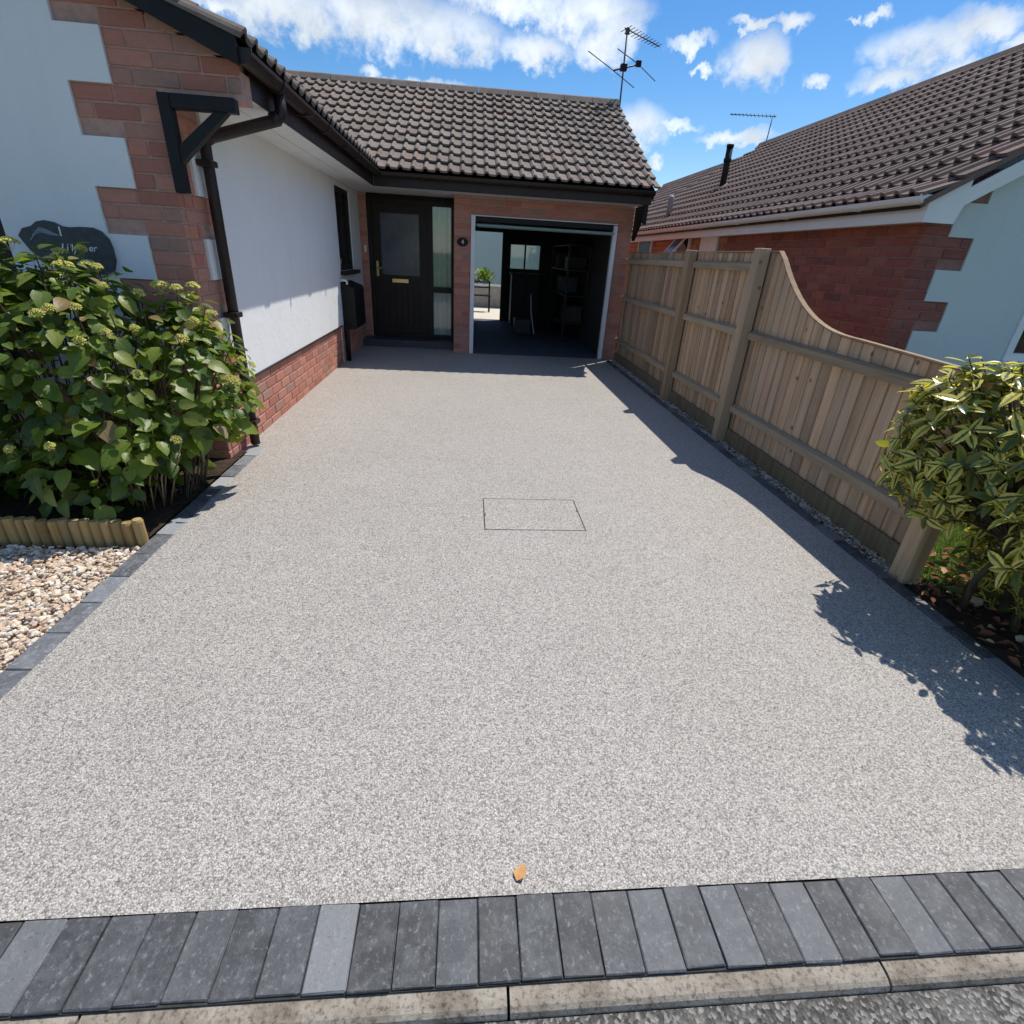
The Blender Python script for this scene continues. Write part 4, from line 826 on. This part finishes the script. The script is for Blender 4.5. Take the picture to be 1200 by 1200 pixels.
for k in range(2, 12):
    za, zb = 0.08 + .25 * k, 0.08 + .25 * (k + 1); xx = nsx(k); zmax = zn(xx) - .04
    pts += [(xx, min(za, zmax)), (xx, min(zb, zmax))]
    if zb >= zmax: break
pts.append((4.98, zn(4.98) - .04)); cl = []
for p in pts:
    if not cl or (abs(p[0] - cl[-1][0]) + abs(p[1] - cl[-1][1])) > 1e-4: cl.append(p)
MB().prism(cl, 'y', YG - .006, YG + .0124).build('render_panel', 'green_render', NB)
mb = MB(); wall_holes(mb, 'y', YG - .006, YG + .0124, 4.9802, 11.3, 0.58, 2.1, [(4.9802, 6.5, 0.86, 1.98)]); mb.build('render_panel', 'green_render', NB)
MB().prism([(4.9802, 2.1), (11.3, 2.1), (XR, zn(XR) - .04), (4.9802, zn(4.98) - .04)], 'y', YG - .006, YG + .0124).build('render_panel', 'green_render', NB)
rows = []
for m in range(9, 28):
    z = 0.08 + BH * m - .0; k = int((z - 0.08 + 1e-4) // 0.25); xr = nsx(k)
    xl = XW if z < EZ + .12 else max(XW, 3.60 + (z - EZ - .12) / SL + .12)
    if xr - xl > .05 and z < 2.3: rows.append((z, [(xl, xr)]))
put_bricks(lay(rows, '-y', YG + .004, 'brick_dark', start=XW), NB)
rows = [(0.08 + BH * m, [(YG + .055, 15.6)]) for m in range(8, 24)]
side = lay(rows, '-x', XW + .005, 'brick_dark', start=YG + .055)
WY = [(8.60, 9.22), (9.70, 10.30), (11.75, 12.7)]
side = [b for b in side if not any(a - .12 < b[1][1] < c + .12 and b[1][2] > 1.15 for a, c in WY)]
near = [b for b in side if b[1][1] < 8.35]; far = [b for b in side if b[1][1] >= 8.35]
near.sort(key=lambda b: (b[1][1] > 7.0, -b[1][2])); 
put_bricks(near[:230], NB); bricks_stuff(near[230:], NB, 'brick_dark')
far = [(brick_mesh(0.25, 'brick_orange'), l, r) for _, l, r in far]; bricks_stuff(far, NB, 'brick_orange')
# side windows: white frames, one light hung open
for wi, (ya, yb) in enumerate(WY):
    w = box('window_frame', 'white_plastic', NB, XW - .02, XW + .05, ya, ya + .06, 1.0, 2.06)
    for a in ((yb - .06, yb, 1.0, 2.06), (ya + .06, yb - .06, 1.98, 2.06), (ya + .06, yb - .06, 1.0, 1.06)): box('window_frame', 'white_plastic', w, XW - .02, XW + .05, *a)
    if wi != 1: box('window_pane', 'obscure_glass' if wi else 'white_plastic', w, XW - .008, XW - .003, ya + .06, yb - .06, 1.06, 1.98)
    else:
        box('window_pane', 'dark_glass', w, XW - .008, XW - .003, ya + .06, yb - .06, 1.06, 1.98)
        sash = MB()
        def L_(a, b, c, d): sash.box(a, b, c, d, -.012, .012)
        sash = MB(); sash.box(-.02, .0, 0, yb - ya - .12, -0.05, 0.0); sash.box(-.02, .0, 0, yb - ya - .12, -0.75, -0.69); sash.box(-.02, 0, 0, .05, -.69, -.05); sash.box(-.02, 0, yb - ya - .17, yb - ya - .12, -.69, -.05)
        o = sash.build('open_sash', 'white_plastic', w, loc=(XW - .022, ya + .06, 1.97)); o.rotation_euler = (0, math.radians(38), 0)
        o2 = MB().box(-.012, -.008, .05, yb - ya - .17, -.69, -.05).build('sash_pane', 'obscure_glass', w, loc=(XW - .022, ya + .06, 1.97)); o2.rotation_euler = (0, math.radians(38), 0)
# gable window with blind
w = box('window_frame', 'white_plastic', NB, 4.98, 5.05, YG - .02, YG + .06, 0.86, 1.98)
for a in ((6.43, 6.5, .86, 1.98), (5.05, 6.43, 1.91, 1.98), (5.05, 6.43, .86, .93)): box('window_frame', 'white_plastic', w, a[0], a[1], YG - .02, YG + .06, a[2], a[3])
box('window_sill', 'white_plastic', w, 4.93, 6.55, YG - .08, YG - .021, .80, .858, .006)
box('window_pane', 'clear_glass', w, 5.04, 6.44, YG + .02, YG + .025, .92, 1.92); box('room_backdrop', 'dark_timber', w, 4.9, 6.6, YG + .245, YG + .249, .8, 2.05)
slm = MB().box(0, 1.38, -.012, .012, -.0012, .0012).mesh('blind_slat', 'shed_render')
for k in range(36): obj('blind_slat', slm, w, (5.05, YG + .09, .95 + .027 * k), (math.radians(42), 0, 0))
# eaves
box('soffit_board', 'white_plastic', NB, 3.622, XW + .004, YG - .10, NEND, EZ - .045, EZ - .033)
box('fascia', 'white_plastic', NB, 3.60, 3.621, YG - .12, NEND, EZ - .055, EZ + .12, .003)
MB().prism([(3.602, EZ - .056), (3.865, EZ - .056), (3.90, EZ + .075), (3.90, zn(3.90) - .012), (3.602, EZ + .125)], 'y', YG - .15, YG - .121).build('box_end', 'white_plastic', NB)
def nb_(X): return EZ + .075 + (X - 3.90) * SL
MB().prism([(3.901, nb_(3.901)), (XR, nb_(XR)), (XR, nb_(XR) + .135), (3.901, nb_(3.901) + .125)], 'y', YG - .148, YG - .122).build('bargeboard', 'white_plastic', NB)
MB().prism([(XR + .001, nb_(XR)), (11.5, nb_(3.7)), (11.5, nb_(3.7) + .13), (XR + .001, nb_(XR) + .135)], 'y', YG - .148, YG - .122).build('bargeboard', 'white_plastic', NB)
MB().prism([(3.91, nb_(3.91) + .05), (XR, nb_(XR) + .05), (XR, nb_(XR) + .065), (3.91, nb_(3.91) + .065)], 'y', YG - .121, YG - .007).build('verge_soffit', 'white_plastic', NB)
g3, go3 = gutter('y', 3.548, EZ + .118, YG - .16, NEND + .02, 'white_plastic', NB, 0.052)
MB().prism(go3 + [(3.600, EZ + .13), (3.496, EZ + .13)], 'y', YG - .172, YG - .1601).build('gutter_end', 'white_plastic', g3)
for q in range(9): box('gutter_bracket', 'white_plastic', g3, 3.492, 3.60, 5.2 + 1.2 * q, 5.23 + 1.2 * q, EZ + .058, EZ + .064)
upn = Vector((1, 0, SL)).normalized(); nn = Vector((-SL, 0, 1)).normalized(); NROW = 15
orgN = Vector((3.530, YG - .19 + 34 * TW, zn(3.53) + .005))
MB().prism([(3.56, zn(3.56) - .01), (XR, zn(XR) - .01), (11.64, zn(3.56) - .01), (11.64, zn(3.56) - .05), (XR, zn(XR) - .05), (3.56, zn(3.56) - .05)], 'y', YG - .12, NEND).build('roof', 'dark_timber', NB)
al = []
for j in range(NROW):
    for i in range(34):
        al.append(tile_matrix(orgN + (nn * .03 if j == 0 else Vector()), Vector((0, -1, 0)), (upn - nn * .10).normalized() if j == 0 else upn, nn, i, j))
al.sort(key=lambda m: (m.translation - CAMP).length)
for m in al[:300]: o = obj('roof_tile', tr, NB); o.matrix_local = m
o = obj('roof_tiling', join_mesh('roof_tiling', TV, TF, al[300:], 'tile_red_brown'), NB); o['kind'] = 'stuff'
rest = [tile_matrix(Vector((11.67, YG - .19, zn(3.53) + .005)), Vector((0, 1, 0)), Vector((-1, 0, SL)).normalized(), Vector((SL, 0, 1)).normalized(), i, j) for i in range(34) for j in range(NROW)]
o = obj('roof_tiling', join_mesh('roof_tiling', TV, TF, rest, 'tile_red_brown'), NB); o['kind'] = 'stuff'
ridge_tiles(NB, 'tile_red_brown', (XR, YG - .18, zn(XR) + .07), (XR, NEND, zn(XR) + .07), 0.14, 0.55)
MB().prism([(3.53, zn(3.53) - .02), (XR, zn(XR) - .02), (XR, zn(XR) + .025), (3.53, zn(3.53) + .025)], 'y', YG - .19, YG - .149).build('verge_bedding', 'tile_red_brown', NB)
# flue and vent on its roof
fl = MB().tube([(5.10, 12.0, 2.9), (5.10, 12.0, 3.64)], 0.062, 14).build('flue_pipe', 'black_plastic', NB, True); MB().tube([(5.10, 12.0, 3.40), (5.10, 12.0, 3.46)], 0.075, 14).build('flue_collar', 'black_plastic', fl, True); MB().tube([(5.10, 12.0, 3.64), (5.10, 12.0, 3.69)], 0.07, 14).build('flue_cap', 'black_plastic', fl, True)
MB().prism([(4.90, zn(4.90) + .045), (5.35, zn(5.35) + .045), (5.35, zn(5.35) + .06), (4.90, zn(4.90) + .06)], 'y', 11.8, 12.2).build('flue_flashing', 'lead_vent', fl)
MB().tube([(4.05, 11.9, 2.38), (4.05, 11.9, 2.70), (4.06, 11.9, 2.76)], [0.055, 0.055, 0.035], 12).build('vent_cowl', 'lead_vent', NB, True)
# the next bungalow farther back in the same row
FB = thing('far_bungalow', 'second brown tiled bungalow roof behind the neighbouring bungalow', 'house')
FY0, FY1 = 16.35, 23.4
box('wall', 'brick_orange', FB, XW, XW + .2, FY0 + .15, FY1, -0.06, 2.1); box('fascia', 'white_plastic', FB, 3.6, 3.62, FY0, FY1, 1.93, 2.1)
MB().prism([(XW + .01, 2.0), (11.4, 2.0), (XR, 4.1)], 'y', FY0 + .16, FY0 + .3).build('gable', 'brick_orange', FB)
dz = -0.16
MB().prism([(3.56, zn(3.56) + dz - .01), (XR, zn(XR) + dz - .01), (11.64, zn(3.56) + dz - .01), (11.64, zn(3.56) + dz - .05), (XR, zn(XR) + dz - .05), (3.56, zn(3.56) + dz - .05)], 'y', FY0, FY1).build('roof', 'dark_timber', FB)
rest = [tile_matrix(Vector((3.53, FY0 + 21 * TW, zn(3.53) + dz)), Vector((0, -1, 0)), upn, nn, i, j) for i in range(21) for j in range(NROW)]
o = obj('roof_tiling', join_mesh('roof_tiling', TV, TF, rest, 'tile_red_brown'), FB); o['kind'] = 'stuff'
ridge_tiles(FB, 'tile_red_brown', (XR, FY0, zn(XR) + dz + .07), (XR, FY1 - .1, zn(XR) + dz + .07), 0.14, 0.55)

# ------------------------------------------------------------------ television aerials
def rod(mb, a, b, r=0.006): mb.tube([a, b], r, 6)
def yagi(root, p0, p1, n, half, r, vertical=False):
    p0, p1 = Vector(p0), Vector(p1); mb = MB(); rod(mb, p0, p1, r * 1.3); b = mb.build('boom', 'aerial_metal', root, True); d = (p1 - p0).normalized(); sd = Vector((0, 0, 1)) if vertical else d.cross(Vector((0, 0, 1))).normalized()
    for k in range(n):
        p = p0 + (p1 - p0) * ((k + .5) / n); h = half * (1.25 - .45 * k / n); mb = MB(); rod(mb, p - sd * h, p + sd * h, r * .8); mb.build('element', 'aerial_metal', b, True)
A1 = thing('television_aerial', 'tall television aerial on a thin mast at the end of the garage ridge', 'aerial')
mb = MB(); rod(mb, (2.68, 11.5, 3.75), (2.655, 11.5, 5.12), 0.014); mast = mb.build('mast', 'aerial_metal', A1, True)
box('mast_clamp', 'aerial_metal', mast, 2.63, 2.70, 11.46, 11.54, 3.83, 3.90); box('mast_clamp', 'aerial_metal', mast, 2.63, 2.69, 11.46, 11.54, 5.03, 5.10)
yagi(A1, (2.60, 11.48, 5.10), (3.33, 11.75, 4.98), 11, 0.13, 0.007)
mb = MB(); rod(mb, (2.47, 11.42, 4.50), (2.95, 11.58, 4.66), 0.013); cross = mb.build('dipole_boom', 'aerial_metal', A1, True)
box('junction_box', 'black_plastic', cross, 2.90, 2.99, 11.55, 11.62, 4.63, 4.71); box('junction_box', 'black_plastic', cross, 2.61, 2.72, 11.45, 11.55, 4.53, 4.62)
for (a, b) in (((1.94, 11.1, 4.64), (2.48, 11.43, 4.50)), ((2.48, 11.43, 4.50), (2.96, 11.75, 4.37)), ((2.47, 11.25, 4.75), (2.94, 11.57, 4.66)), ((2.94, 11.57, 4.66), (3.38, 11.9, 4.53))):
    mb = MB(); rod(mb, a, b, 0.0075); mb.build('element', 'aerial_metal', cross, True)
A2 = thing('television_aerial', 'small television aerial on the far ridge end of the neighbouring bungalow', 'aerial')
mb = MB(); rod(mb, (XR, 15.7, 4.40), (XR + .05, 15.75, 5.02), 0.012); mb.build('mast', 'aerial_metal', A2, True)
yagi(A2, (XR + .13, 15.72, 5.03), (XR - .85, 16.3, 5.12), 12, 0.16, 0.008)

# ------------------------------------------------------------------ log-roll edging in front of the hydrangea bed
LG = thing('log_edging', 'row of short rounded timber logs edging the hydrangea bed', 'edging')
x = -1.738; 
for k in range(36):
    r_ = 0.0265 + random.uniform(-.0015, .002); h = 0.118 + random.uniform(-.006, .007) + (0.012 if k == 0 else 0); mb = MB().tube([(0, 0, -0.04), (0, 0, h - .012), (0, 0, h)], [r_, r_, r_ * .82], 12); mb.build('log', 'log_wood', LG, False, (x, 2.572 + random.uniform(-.004, .004) + .0018 * k, 0.0)); x -= 2 * r_ + .0005
for zz in (0.03, 0.085): MB().tube([(-3.7, 2.608, zz), (-1.73, 2.603, zz)], 0.0018, 4).build('wire', 'grey_metal', LG)

# ------------------------------------------------------------------ hydrangea
HY = thing('hydrangea_bush', 'large hydrangea bush with broad green leaves and fading yellow-green flower heads', 'bush')
hv = [leaf_mesh('leaf', 'hydrangea_leaf', 0.14, 0.098, 0.05, 6, 0.22, 0.22), leaf_mesh('leaf', 'hydrangea_leaf', 0.125, 0.088, 0.06, 6, 0.35, 0.12), leaf_mesh('leaf', 'hydrangea_leaf', 0.15, 0.10, 0.04, 6, 0.12, 0.38)]
ELL = [((-2.28, 3.20, 0.70), (0.62, 0.56, 0.68)), ((-1.74, 3.36, 0.64), (0.36, 0.42, 0.54)), ((-3.05, 3.15, 0.56), (0.62, 0.52, 0.54)), ((-2.05, 3.02, 0.42), (0.45, 0.42, 0.40))]
def inside(p, sc=0.93):
    return any(sum(((p[k] - c[k]) / (r_[k] * sc)) ** 2 for k in range(3)) < 1 for c, r_ in ELL)
tips = []
random.seed(21)
while len(tips) < 300:
    c, r_ = random.choices(ELL, weights=[4, 2.6, 2.6, 1.6])[0]
    d = Vector((random.gauss(0, 1), random.gauss(0, 1), random.gauss(0.25, 1))).normalized(); sc = random.uniform(0.90, 1.10); p = Vector((c[0] + d.x * r_[0] * sc, c[1] + d.y * r_[1] * sc, c[2] + d.z * r_[2] * sc))
    if p.z < 0.10 or p.y > 3.74 or inside(p) or p.x < -3.6: continue
    if d.y > 0.35 and d.z < 0.2: continue
    if p.z < .42 and p.x > -1.74 - .25 * (.42 - p.z): continue
    if any((p - q).length < 0.072 for q, _ in tips): continue
    tips.append((p, d))
lv = []; stems = []; heads = []
for ti, (p, d) in enumerate(tips):
    base = Vector((max(-3.3, min(-1.76, p.x * .7 + -2.3 * .3)), 3.25 + random.uniform(-.15, .2), 0.0)); up = (d * 0.55 + Vector((0, 0, .8))).normalized()
    mid = base.lerp(p, .55) + Vector((0, 0, .10)); stems.append([base, base.lerp(mid, .5) + Vector((0, 0, .03)), mid, p])
    ang = random.uniform(0, 6.28); a = up.orthogonal().normalized(); b = up.cross(a); npair = random.choice((3, 3, 4, 4))
    for j in range(npair):
        q = p - up * (0.045 * j + .01); scl = (0.44 + .17 * j) * random.uniform(.65, 1.35)
        for s_ in (0, math.pi):
            h = a * math.cos(ang + s_ + j * math.pi / 2) + b * math.sin(ang + s_ + j * math.pi / 2)
            ax = (h + up * random.uniform(-.25, .45) + Vector((0, 0, -.18 * j))).normalized(); nr = (up + h * random.uniform(-.3, .4) + d * .35 + Vector((random.uniform(-.35, .35),) * 3)).normalized()
            pos = q + ax * .03
            tipp = pos + ax * .13 * scl
            if tipp.y > 3.77 or (tipp.x > -1.70 and tipp.y > 4.2): continue
            if tipp.z < .04 or (tipp.z < .36 and tipp.x > -1.60): continue
            lv.append((leaf_matrix(pos, ax, nr, scl), 1.0 if (d.y < .3 or d.z > .3) else .4))
    if d.z > .05 and d.y < .5 and random.random() < .25: heads.append((p + up * .035, up))
# leaves deeper in the bush
for _ in range(330):
    c, r_ = random.choice(ELL); d = Vector((random.gauss(0, 1), random.gauss(0, 1), random.gauss(0, 1))).normalized() * random.uniform(.55, .88); p = Vector((c[0] + d.x * r_[0], c[1] + d.y * r_[1], max(.1, c[2] + d.z * r_[2])))
    if p.y > 3.68: continue
    lv.append((leaf_matrix(p, Vector((random.gauss(0, 1), random.gauss(-.3, 1), random.gauss(-.1, .5))), Vector((random.gauss(0, .4), random.gauss(-.2, .4), 1)), random.uniform(.7, 1.15)), .3))
place_leaves(HY, lv, hv, 300)
mb = MB()
for s_ in stems[::2]: mb.tube(s_, [.0055, .005, .0042, .003], 5, False)
o = mb.build('stem_mass', 'bark', HY, True); o['kind'] = 'stuff'
for k in range(18):
    bx = random.uniform(-2.2, -1.78); by = random.uniform(2.85, 3.35); tx = bx + random.uniform(-.12, .28); MB().tube([(bx, by, 0), (bx + (tx - bx) * .4, by - .06, .22), (tx, by - .15 + random.uniform(-.1, .1), random.uniform(.38, .62))], [.0055, .0045, .003], 5).build('dry_stem', 'dry_stem', HY, True)
def head_mesh(n=46, R=.05):
    V, Fc = [], []
    for k in range(n):
        q = math.sqrt((k + .5) / n); a = k * 2.39996; x_, y_ = R * q * math.cos(a), R * q * math.sin(a); z_ = .022 * (1 - q * q) + random.uniform(-.003, .004); s2 = .0075 * random.uniform(.8, 1.3); i = len(V)
        V += [(x_ - s2, y_, z_), (x_, y_ - s2, z_), (x_ + s2, y_, z_), (x_, y_ + s2, z_), (x_, y_, z_ + s2 * .9), (x_, y_, z_ - s2)]
        Fc += [(i, i + 1, i + 4), (i + 1, i + 2, i + 4), (i + 2, i + 3, i + 4), (i + 3, i, i + 4), (i + 1, i, i + 5), (i + 2, i + 1, i + 5), (i + 3, i + 2, i + 5), (i, i + 3, i + 5)]
    for k in range(7):
        a = k * 6.283 / 7; i = len(V); V += [(0, 0, -.05), (R * .6 * math.cos(a), R * .6 * math.sin(a), 0), (R * .6 * math.cos(a + .12), R * .6 * math.sin(a + .12), 0)]; Fc.append((i, i + 1, i + 2))
    me = bpy.data.meshes.new('flower_head'); me.from_pydata(V, [], Fc); me.materials.append(M['flower']); me.update(); return me
hm = [head_mesh(34, .032), head_mesh(44, .042), head_mesh(28, .026)]
for k, (p, up) in enumerate(heads):
    o = obj('flower_head', hm[k % 3], HY, p); o.rotation_euler = up.to_track_quat('Z', 'Y').to_euler(); s2 = random.uniform(.75, 1.15); o.scale = (s2, s2, s2)

# ------------------------------------------------------------------ variegated shrub on the right
SB = thing('variegated_shrub', 'evergreen shrub with yellow-edged leaves at the fence end on the right', 'shrub')
sv = [leaf_mesh('leaf', 'shrub_leaf', 0.098, 0.040, 0.0, 5, 0.25, 0.22), leaf_mesh('leaf', 'shrub_leaf', 0.085, 0.034, 0.0, 5, 0.40, 0.35), leaf_mesh('leaf', 'shrub_leaf', 0.105, 0.044, 0.0, 5, 0.15, 0.10)]
random.seed(5)
SE = [((2.72, 2.02, 0.73), (0.52, 0.42, 0.46)), ((2.37, 2.20, 0.79), (0.26, 0.26, 0.37)), ((2.56, 1.48, 0.70), (0.42, 0.44, 0.42)), ((3.05, 1.85, 0.76), (0.50, 0.60, 0.46))]
tips = []; tries = 0
while len(tips) < 430 and tries < 160000:
    tries += 1; c, r_ = random.choice(SE); d = Vector((random.gauss(0, 1), random.gauss(0, 1), random.gauss(.15, 1))).normalized(); sc = random.choice((random.uniform(.88, 1.05), random.uniform(.88, 1.22))); p = Vector((c[0] + d.x * r_[0] * sc, c[1] + d.y * r_[1] * sc, c[2] + d.z * r_[2] * sc))
    if any(sum(((p[k] - cc_[k]) / (rr[k] * .90)) ** 2 for k in range(3)) < 1 for cc_, rr in SE): continue
    if any((p - q).length < .054 for q, _ in tips): continue
    if p.x > 2.33 and p.y > 2.15 and p.x < 2.60 and p.z < 1.13: continue
    if p.z < .42 and p.x < 2.45: continue
    tips.append((p, d))
for p_ in ((2.13, 2.33, .86), (2.11, 2.28, .80), (2.18, 2.36, .93), (2.2, 2.30, .90), (2.15, 2.22, .83)): tips.append((Vector(p_), Vector((-.9, .2, .15)).normalized()))
lv = []; mbs = MB()
root_pts = [Vector((2.72, 1.93, -.02)), Vector((2.80, 1.88, -.02)), Vector((2.66, 1.80, -.02)), Vector((2.62, 1.55, -.02)), Vector((2.95, 1.85, -.02)), Vector((2.55, 1.98, -.02))]
hubs = []
for rp in root_pts:
    trunk_top = rp + Vector((random.uniform(-.12, .12), random.uniform(-.12, .12), .42)); mbs.tube([rp, rp.lerp(trunk_top, .5) + Vector((random.uniform(-.04, .04), random.uniform(-.04, .04), 0)), trunk_top], [.020, .016, .012], 7); hubs.append(trunk_top)
for (p, d) in tips:
    h = min(hubs, key=lambda q: (q - p).length); mbs.tube([h, h.lerp(p, .5) + Vector((0, 0, .05)), p], [.007, .005, .0025], 5, False)
    up = (d + Vector((0, 0, .35))).normalized(); a = up.orthogonal().normalized(); b = up.cross(a); a0 = random.uniform(0, 6.28)
    for k in range(random.choice((6, 7, 8, 9))):
        q = a0 + k * 2.39996; hdir = a * math.cos(q) + b * math.sin(q); ax = (hdir * 1.0 + up * random.uniform(.05, .8) + Vector((0, 0, -.15))).normalized(); pos = p - up * (.012 * k) + hdir * .004
        nr = (up + Vector((0, 0, .4)) + Vector((random.uniform(-.4, .4), random.uniform(-.4, .4), 0)))
        lv.append((leaf_matrix(pos, ax, nr, random.uniform(.6, 1.1)), 1.0))
for _ in range(700):
    c, r_ = random.choice(SE); d = Vector((random.gauss(0, 1), random.gauss(0, 1), random.gauss(0, 1))).normalized() * random.uniform(.5, .9); p = Vector((c[0] + d.x * r_[0], c[1] + d.y * r_[1], c[2] + d.z * r_[2])); lv.append((leaf_matrix(p, Vector((random.gauss(0, 1), random.gauss(0, 1), random.gauss(0, .6))), Vector((random.gauss(0, .5), random.gauss(0, .5), 1)), random.uniform(.7, 1.1)), .3))
for _ in range(620):      # low shoots round the stems
    p = Vector((random.uniform(2.48, 3.2) if _ % 2 else random.uniform(2.52, 2.85), random.uniform(1.3, 2.12) if _ % 2 else random.uniform(1.75, 2.15), random.uniform(.08, .60))); lv.append((leaf_matrix(p, Vector((random.gauss(0, 1), random.gauss(0, 1), random.gauss(0, .6))), Vector((random.gauss(0, .5), random.gauss(0, .5), 1)), random.uniform(.7, 1.0)), .6))
place_leaves(SB, lv, sv, 300)
o = mbs.build('branch_mass', 'bark', SB, True); o['kind'] = 'stuff'
# leaf litter under it, dry leaves along the fence, pale stones
def litter(name, n, xr, yr, z, label, size=1.0):
    lm = leaf_mesh('leaf', 'dead_leaf', 0.055 * size, 0.032 * size, 0, 3, .5, -.1); mats = [leaf_matrix((random.uniform(*xr), random.uniform(*yr), z + random.uniform(0, .015)), (random.gauss(0, 1), random.gauss(0, 1), random.gauss(0, .25)), (random.gauss(0, .35), random.gauss(0, .35), 1), random.uniform(.5, 1.25)) for _ in range(n)]
    o = obj(name, join_mesh(name, lm[1], lm[2], mats, 'dead_leaf', lm[3])); tag(o, label, 'leaf litter', kind='stuff')
litter('leaf_litter', 900, (2.41, 3.6), (.6, 2.55), 0.0, 'brown dead leaves on the soil under the variegated shrub')
litter('fence_leaf_litter', 240, (2.372, 2.47), (2.3, 6.6), -0.002, 'small dry leaves in the gravel strip along the fence foot', .55)
for k, (x_, y_, s2) in enumerate(((2.66, 2.02, .035), (2.83, 1.90, .03), (2.62, 1.72, .028))):
    mb = MB(); mb.v = [((vx * 1.3 * s2) * random.uniform(.85, 1.15), vy * s2 * random.uniform(.85, 1.15), vz * .7 * s2 * random.uniform(.8, 1.1)) for vx, vy, vz in ICO_V]; mb.f = list(ICO_F)
    o = mb.build('bed_stone', 'gravel', None, False, (x_, y_, .006)); tag(o, ('pale stone among dead leaves close behind the fence end post', 'pale stone beside the shrub stems at the right edge', 'small pale stone nearest the driveway under the shrub')[k], 'stone')
# short lawn grass beyond the shrub
def grass(n, xr, yr):
    V, Fc, U = [], [], []
    for _ in range(n):
        x_, y_ = random.uniform(*xr), random.uniform(*yr); h = random.uniform(.025, .06); a = random.uniform(0, 6.28); w = .0022; bx, by = random.gauss(0, .018), random.gauss(0, .018); k = len(V); c, s_ = math.cos(a) * w, math.sin(a) * w
        V += [(x_ - c, y_ - s_, -.02), (x_ + c, y_ + s_, -.02), (x_ + bx, y_ + by, -.02 + h)]; Fc.append((k, k + 1, k + 2)); U += [(.2, 0), (.8, 0), (.5, 1)]
    me = bpy.data.meshes.new('grass'); me.from_pydata(V, [], Fc); me.materials.append(M['grass_blade']); set_uv(me, U); o = obj('grass', me); tag(o, 'short green lawn grass behind the shrub beyond the fence end', 'grass', kind='stuff')
grass(60000, (2.56, 5.2), (2.05, 4.5))
# the single fallen leaf on the driveway near the front border
fl_, V_, F_, U_ = leaf_mesh('fallen_leaf', 'fallen_leaf', 0.046, 0.032, 0.0, 5, 0.35, -0.10)
o = obj('fallen_leaf', fl_, None, (0.150, 0.785, 0.006), (math.radians(4), math.radians(-12), math.radians(-38))); tag(o, 'small orange-brown fallen leaf on the driveway near the dark block border', 'leaf')
litter_s = leaf_mesh('fallen_leaf', 'fallen_leaf', 0.022, 0.012, 0.0, 3, .4, -.1)[0]
o = obj('fallen_leaf', litter_s, None, (-1.10, 3.36, .004), (0, .2, .7)); tag(o, 'tiny dry leaf fragment on the driveway beside the hydrangea', 'leaf')

# ------------------------------------------------------------------ put each thing's origin at its own base
bpy.context.view_layer.update()
for root in [o for o in SC.objects if o.parent is None and o.type == 'EMPTY' and o.children]:
    lo = Vector((1e9,) * 3); hi = Vector((-1e9,) * 3)
    for ch in root.children:
        if ch.type != 'MESH': continue
        for c in ch.bound_box:
            w = ch.matrix_local @ Vector(c); lo = Vector(map(min, lo, w)); hi = Vector(map(max, hi, w))
    b = Vector(((lo.x + hi.x) / 2, (lo.y + hi.y) / 2, lo.z)); root.location = b
    for ch in root.children: ch.location = ch.location - b
